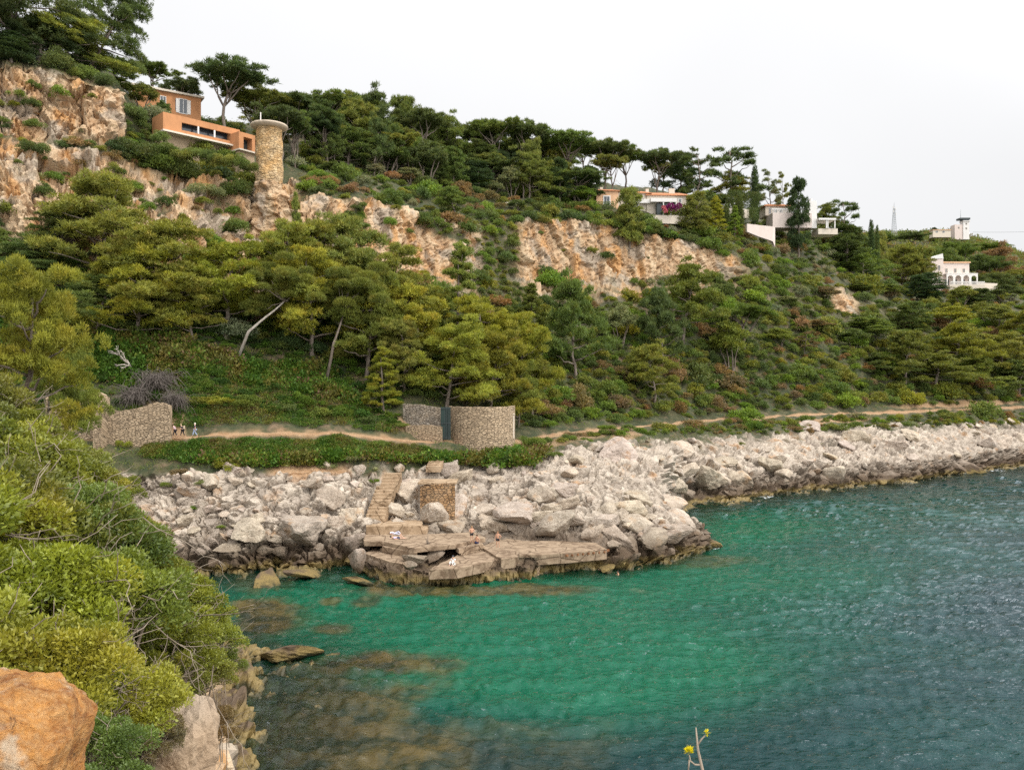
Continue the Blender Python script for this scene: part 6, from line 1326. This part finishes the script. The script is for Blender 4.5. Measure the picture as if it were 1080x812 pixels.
for x, y, rp, sc in [(440, 590, 10, (1.5, 1, .5)), (458, 584, 9, (1.6, 1, .55)), (432, 598, 8, (1.2, .9, .6)), (487, 572, 8, (1.4, .9, .5)), (496, 556, 13, (1.4, .9, .8)), (515, 557, 13, (1.3, .9, .8)), (545, 562, 15, (1.5, .9, .75)), (572, 562, 14, (1.5, .9, .8)), (600, 563, 14, (1.5, .9, .8)), (372, 575, 14, (1, .9, 1.1)), (376, 592, 11, (.9, .9, 1.1)), (625, 565, 13, (1.4, 1, .8))]:
    add_boulder(x, y, rp, az(x, y, 2.1), None, .92, .2, scl=sc)
# landing and steps
e = empty('landing', az(415, 553, 4.3)); slab([(386, 554.5), (385, 549), (396, 545), (424, 546), (446, 549), (444, 554.5)], 4.0, 1.2, 'slab', 'concrete_warm', e)
slab([(388, 558.4), (450, 558.4), (452, 553), (388, 553)], 3.55, .6, 'step', 'concrete_warm', e); tag(e, 'sandy concrete landing at the foot of the stone steps', 'landing')
a, b = az(395, 549, 4.2), P(412, 499, 99.5); e = empty('stone_steps', a); n = 14
for i in range(n):
    f0 = i/n; p0 = a.lerp(b, f0); p1 = a.lerp(b, (i+1)/n); mb = MB(); run = (p1.y-p0.y)+.06; mb.box(((p0.x+p1.x)/2-a.x+(.3 if i > 9 else 0), (p0.y+p1.y)/2-a.y+.3, p1.z-a.z-.6), (2.35-.25*(i > 9), run+.6, 1.2)); mb.build('tread', M['concrete_warm'], e, bevel=.03)
tag(e, 'flight of worn sandy stone steps climbing between white boulders', 'steps')
a, b = P(457, 493, 104), P(462, 484, 108); e = empty('short_steps', a)
for i in range(5):
    p0 = a.lerp(b, i/5); mb = MB(); mb.box(p0-a+Vector((0, .3, -.3+.1)), (1.9, 1.1, .8)); mb.build('tread', M['concrete_warm'], e, bevel=.03)
tag(e, 'short run of earth-coloured steps just under the coastal path hedge', 'steps')
cl_ = cols_from([(443, 513, 540, 96.2), (460, 511, 541, 95.8), (480, 510, 538, 96.2)], 10); e = empty('stone_foundation', P(462, 538, 96)); loc(uvwall('wall', cl_, 3.0, M['brick_wall'], e), e)
a = P(462, 509.5, 98); mb = MB(); mb.box((a.x-e.location.x, 98.2-96+.1, a.z-e.location.z+.15), (4.6, 4.0, .22)); mb.build('top_slab', M['concrete_warm'], e, bevel=.03); tag(e, 'square brown stone foundation wall with a flat sandy top among boulders', 'wall')
mb = MB(); a = az(424, 585, 2.0)
for i in range(9): mb.tube(wob(az(452, 575, 2.9), az(452, 575, 2.9)+Vector((random.uniform(-.5, .5), random.uniform(-.3, .3), random.uniform(.5, 1.1))), 5, .06, np.random.default_rng(i)), [.03, .025, .02, .015, .01], 4)
tag(mb.build('dry_stalks', M['grey_twig']), 'tuft of dark dry stalks among the platform rocks', 'plant')

# ================================================================== PEOPLE
def skin_mesh(name, verts, edges, rad, root, mat, sub=1):
    me = bpy.data.meshes.new(name); me.from_pydata([Vector(v) for v in verts], edges, []); me.update()
    o = bpy.data.objects.new(name, me); COL.objects.link(o); m = o.modifiers.new('skin', 'SKIN'); m.use_smooth_shade = True
    for i, d in enumerate(me.skin_vertices[0].data): d.radius = (rad[i], rad[i]) if not hasattr(rad[i], '__len__') else rad[i]; d.use_root = (i == root)
    s = o.modifiers.new('sub', 'SUBSURF'); s.levels = s.render_levels = sub
    dg = bpy.context.evaluated_depsgraph_get(); nm = bpy.data.meshes.new_from_object(o.evaluated_get(dg)); bpy.data.objects.remove(o); nm.materials.clear(); nm.materials.append(mat); nm.name = name
    for p in nm.polygons: p.use_smooth = True
    return nm
SK = [simple('skin_tanned', (.50, .27, .17), .6, .06, 5), simple('skin_fair', (.62, .38, .27), .6, .06, 5)]
CL = {}
def cloth(c):
    if c not in CL: CL[c] = simple('cloth_%d' % len(CL), c, .85, .12, 6)
    return CL[c]
BASE = dict(pel=(0, 0, .94), sp=(0, .01, 1.16), ch=(0, 0, 1.36), nk=(0, .0, 1.50), hd=(0, .03, 1.60), cr=(0, .03, 1.70), ls=(-.18, 0, 1.40), rs=(.18, 0, 1.40), le=(-.25, -.02, 1.13), re=(.25, -.02, 1.13), lw=(-.27, .07, .90), rw=(.27, .07, .90),
            lh=(-.10, 0, .90), rh=(.10, 0, .90), lk=(-.11, .03, .50), rk=(.11, .03, .50), la=(-.11, -.02, .09), ra=(.11, -.02, .09), lt=(-.12, .15, .03), rt=(.12, .15, .03))
ED_ = [('pel', 'sp'), ('sp', 'ch'), ('ch', 'nk'), ('nk', 'hd'), ('hd', 'cr'), ('ch', 'ls'), ('ch', 'rs'), ('ls', 'le'), ('rs', 're'), ('le', 'lw'), ('re', 'rw'), ('pel', 'lh'), ('pel', 'rh'), ('lh', 'lk'), ('rh', 'rk'), ('lk', 'la'), ('rk', 'ra'), ('la', 'lt'), ('ra', 'rt')]
RAD = dict(pel=(.15, .10), sp=(.13, .095), ch=(.15, .10), nk=.052, hd=(.082, .095), cr=(.065, .075), ls=.06, rs=.06, le=.042, re=.042, lw=.028, rw=.028, lh=.085, rh=.085, lk=.055, rk=.055, la=.036, ra=.036, lt=.03, rt=.03)
def person(label, loc_, rz, pose, skin, topc, botc, hairc, long_=False, hat=None, bag=None):
    J = dict(BASE); J.update(pose); e = empty('person', loc_, rz); K = list(J); V = [J[k] for k in K]; E = [(K.index(a), K.index(b)) for a, b in ED_]; Rr = [RAD[k] for k in K]
    for s in ('l', 'r'):       # hands: palm, four fingers of different lengths, thumb at the side
        w_ = Vector(J[s+'w']); el_ = Vector(J[s+'e']); d = (w_-el_).normalized(); sd = d.cross(Vector((0, 0, 1)) if abs(d.z) < .9 else Vector((0, 1, 0))).normalized()
        i0 = K.index(s+'w'); V.append(w_+d*.075); Rr.append((.036, .016)); ip = len(V)-1; E.append((i0, ip))
        for k, ln in enumerate((.062, .075, .07, .055)):
            b = w_+d*.11+sd*(k-1.5)*.021; V.append(b); Rr.append(.009); E.append((ip, len(V)-1)); V.append(b+d*ln+Vector((0, 0, -.015))); Rr.append(.007); E.append((len(V)-2, len(V)-1))
        V.append(w_+d*.05+sd*.045); Rr.append(.010); E.append((ip, len(V)-1)); V.append(w_+d*.09+sd*.065); Rr.append(.008); E.append((len(V)-2, len(V)-1))
    hd = Vector(J['hd']); V.append(hd+Vector((0, .11, .0))); Rr.append(.014); E.append((K.index('hd'), len(V)-1))
    o = link('body', skin_mesh('body', V, E, Rr, K.index('pel'), SK[skin], 1), e)
    def garment(name, keys, f, c, cut=None):
        kk = list(keys); vv = [Vector(J[k]) for k in kk]
        if cut:
            for k, (a, b, t_) in cut.items(): kk.append(k); vv.append(Vector(J[a]).lerp(Vector(J[b]), t_))
        pairs = [(a, b) for a, b in ED_ if a in keys and b in keys]+([(a, k) for k, (a, b, t_) in cut.items()] if cut else [])
        rad = []
        for k in kk:
            r0 = RAD.get(k, None)
            if r0 is None: a, b, t_ = cut[k]; ra = RAD[a] if not hasattr(RAD[a], '__len__') else RAD[a][0]; rb = RAD[b] if not hasattr(RAD[b], '__len__') else RAD[b][0]; r0 = ra+(rb-ra)*t_
            rad.append((r0[0]*f+.01, r0[1]*f+.01) if hasattr(r0, '__len__') else r0*f+.012)
        link(name, skin_mesh(name, vv, [(kk.index(a), kk.index(b)) for a, b in pairs], rad, 0, cloth(c), 1), e)
    if topc: garment('shirt', ('sp', 'ch', 'ls', 'rs', 'pel'), 1.1, topc, {'c1': ('ls', 'le', .6), 'c2': ('rs', 're', .6)})
    if botc: garment('trousers' if long_ else 'shorts', ('pel', 'lh', 'rh')+(('lk', 'rk') if long_ else ()), 1.12, botc, {'c1': ('lk', 'la', .8), 'c2': ('rk', 'ra', .8)} if long_ else {'c1': ('lh', 'lk', .6), 'c2': ('rh', 'rk', .6)})
    mb = MB(); up_ = (Vector(J['cr'])-hd).normalized(); c = hd+up_*.05+Vector((0, -.02, 0)); bmh = [(0.001, .115), (.06, .10), (.092, .06), (.102, .0), (.09, -.06), (.07, -.09)]
    mb.lathe([(r_, z_) for r_, z_ in bmh], k=14); q = Vector((0, 0, 1)).rotation_difference(up_); mb.V = [tuple(q @ Vector((v[0], v[1]*1.05, v[2]))+c+Vector((0, -.015, .01))) for v in mb.V]
    mb.build('hat' if hat else 'hair', cloth(hat or hairc), e, True)
    if bag: mb = MB(); mb.box((0, -.17, 1.25), (.28, .16, .40)); mb.build('backpack', cloth(bag), e, bevel=.04)
    return tag(e, label, 'person')
WALK = dict(lk=(-.11, .16, .52), la=(-.11, .28, .10), lt=(-.11, .45, .07), rk=(.11, .0, .50), ra=(.11, -.30, .14), rt=(.11, -.16, .03), le=(-.25, -.13, 1.14), lw=(-.26, -.12, .90), re=(.25, .05, 1.13), rw=(.24, .26, .98))
BEND = dict(sp=(0, .06, 1.14), ch=(0, .16, 1.32), nk=(0, .22, 1.44), hd=(0, .28, 1.52), cr=(0, .31, 1.61), ls=(-.18, .16, 1.35), rs=(.18, .16, 1.35), le=(-.25, .12, 1.08), re=(.25, .22, 1.08), lw=(-.25, .26, .92), rw=(.24, .40, .98))
CROSS = dict(le=(-.30, .05, 1.16), lw=(-.12, .20, 1.16), re=(.30, .05, 1.16), rw=(.12, .20, 1.16))
HIP = dict(le=(-.38, -.04, 1.18), lw=(-.20, .05, .98), re=(.26, .03, 1.13), rw=(.28, .12, .92), lk=(-.14, .04, .50), la=(-.17, 0, .09), lt=(-.2, .15, .03))
SITP = dict(pel=(0, 0, .12), sp=(0, -.04, .36), ch=(0, -.02, .56), nk=(0, .03, .69), hd=(0, .07, .79), cr=(0, .09, .88), ls=(-.18, .0, .59), rs=(.18, .0, .59), le=(-.26, .10, .38), re=(.26, .10, .38), lw=(-.18, .32, .42), rw=(.18, .32, .42), lh=(-.1, .05, .12), rh=(.1, .05, .12), lk=(-.14, .40, .44), rk=(.14, .42, .42), la=(-.13, .55, .08), ra=(.13, .62, .08), lt=(-.13, .72, .03), rt=(.13, .78, .03))
LIE = dict(pel=(0, 0, .13), sp=(0, -.22, .16), ch=(0, -.42, .22), nk=(0, -.55, .27), hd=(0, -.65, .32), cr=(0, -.74, .34), ls=(-.18, -.42, .22), rs=(.18, -.42, .22), le=(-.34, -.50, .08), re=(.34, -.30, .08), lw=(-.22, -.70, .08), rw=(.26, -.05, .07), lh=(-.1, .05, .12), rh=(.1, .05, .12), lk=(-.12, .45, .36), rk=(.13, .50, .12), la=(-.12, .80, .08), ra=(.15, .93, .07), lt=(-.12, .92, .06), rt=(.18, .98, .14))
def on_path(x, r_=9.45): return ground_r(x, r_)+Vector((0, 0, .0))
person('leading walker at the wall end, stooping in a pale pink top and dark trousers', on_path(184), R(90), {**WALK, **BEND}, 1, (.55, .40, .42), (.03, .03, .04), (.10, .06, .04), True)
person('middle walker with fair hair in dark clothes and a beige bag', on_path(193.5), R(80), {**WALK, **BEND}, 1, (.03, .03, .035), (.02, .02, .025), (.45, .33, .20), True, bag=(.45, .36, .26))
person('rearmost walker, white-haired, in a navy top and light blue trousers', on_path(205.5), R(95), WALK, 1, (.03, .035, .07), (.32, .40, .55), (.75, .68, .60), True)
person('bare-chested bather in black shorts standing on the upper slab', az(497.5, 571.5, 3.05), R(200), CROSS, 0, None, (.02, .02, .025), (.25, .15, .07))
person('bather in dark blue shorts standing by the slab steps', az(503, 580.5, 1.95), R(150), HIP, 0, None, (.03, .04, .10), (.05, .03, .02))
person('bather in black trunks with one hand on the hip on the far slab', az(525, 577, 2.2), R(170), HIP, 0, None, (.015, .015, .02), (.22, .12, .06))
person('seated person in white with a dark cap at the slab edge', az(478, 595.5, 1.95), R(160), SITP, 1, (.75, .76, .74), (.72, .72, .70), (.05, .04, .03), True, hat=(.06, .07, .08))
person('person in white lying on the slab below the landing, head to the rocks', az(416, 563.5, 3.05), R(-115), LIE, 1, (.72, .70, .80), (.60, .60, .72), (.03, .025, .03), True)
person('dark-haired person in lilac lying closest to the slab edge', az(419, 568.5, 3.05), R(-70), LIE, 1, (.48, .42, .58), (.08, .08, .12), (.03, .025, .03))
TREAD = dict(le=(-.35, .15, 1.30), lw=(-.5, .32, 1.42), re=(.35, .15, 1.30), rw=(.5, .32, 1.42))
person('swimmer in a white cap beside the low rock off the platform', az(638, 601.5, 0)+Vector((0, 0, -1.36)), R(140), TREAD, 1, (.7, .68, .62), (.02, .02, .02), (.05, .03, .02), hat=(.75, .72, .66))
person('dark-haired swimmer further out from the platform', az(652, 604.5, 0)+Vector((0, 0, -1.45)), R(100), TREAD, 0, None, (.02, .02, .02), (.02, .015, .012))
# ================================================================== LABELS: each says which one
LM = [('orange house', 165, 98), ('orange terrace wing', 215, 136), ('tall stone tower', 278, 180), ('upper orange cliff', 62, 110), ('peach villa', 678, 206), ('middle orange cliff', 650, 265), ('white ridge villa', 850, 228), ('pale buttress wall', 803, 242), ('white arcaded villa', 1005, 288),
      ('hilltop lookout', 1010, 238), ('lattice mast', 942, 230), ('round stone wall', 508, 446), ('ruined retaining wall', 110, 435), ('three walkers', 212, 452), ('stone steps', 402, 525), ('bathing platform', 510, 588), ('rocky point', 735, 560), ('pale crooked trunk', 272, 350),
      ('short pale wall', 530, 219), ('grey cliff', 385, 240), ('silvery dead tree', 520, 385), ('bleached bare branch', 143, 385), ('orange earth bank', 1000, 432), ('coastal path', 760, 443), ('orange earth patch', 322, 515), ('brown stone foundation', 462, 524), ('orange foreground boulder', 40, 770), ('rock islet', 950, 507), ('path shoulder', 880, 440)]
ORD = ['', 'second', 'third', 'fourth', 'fifth', 'sixth', 'seventh', 'eighth', 'ninth', 'tenth', 'eleventh', 'twelfth', 'thirteenth', 'fourteenth', 'fifteenth', 'sixteenth', 'seventeenth', 'eighteenth', 'nineteenth', 'twentieth']+['%d%s' % (k, {1: 'st', 2: 'nd', 3: 'rd'}.get(k % 10, 'th')) for k in range(21, 60)]
bucket = {}
for o, desc, noun, x, y in ITEMS:
    lm = min(LM, key=lambda l: (l[1]-x)**2+((l[2]-y)*1.2)**2); dx, dy = x-lm[1], (y-lm[2])*1.2
    d = ('right of' if dx > 0 else 'left of') if abs(dx) > abs(dy) else ('below' if dy > 0 else 'above')
    bucket.setdefault((desc, noun, d, lm[0]), []).append((dx*dx+dy*dy, o))
for (desc, noun, d, lm), L_ in bucket.items():
    L_.sort(key=lambda t_: t_[0])
    for k, (_, o) in enumerate(L_):
        o['label'] = '%s %s %s the %s' % (desc, noun, d, lm) if len(L_) == 1 else ('%s %s nearest of %s those %s the %s' % (desc, noun, 'all', d, lm) if k == 0 else '%s %s, %s nearest of those %s the %s' % (desc, noun, ORD[k], d, lm))
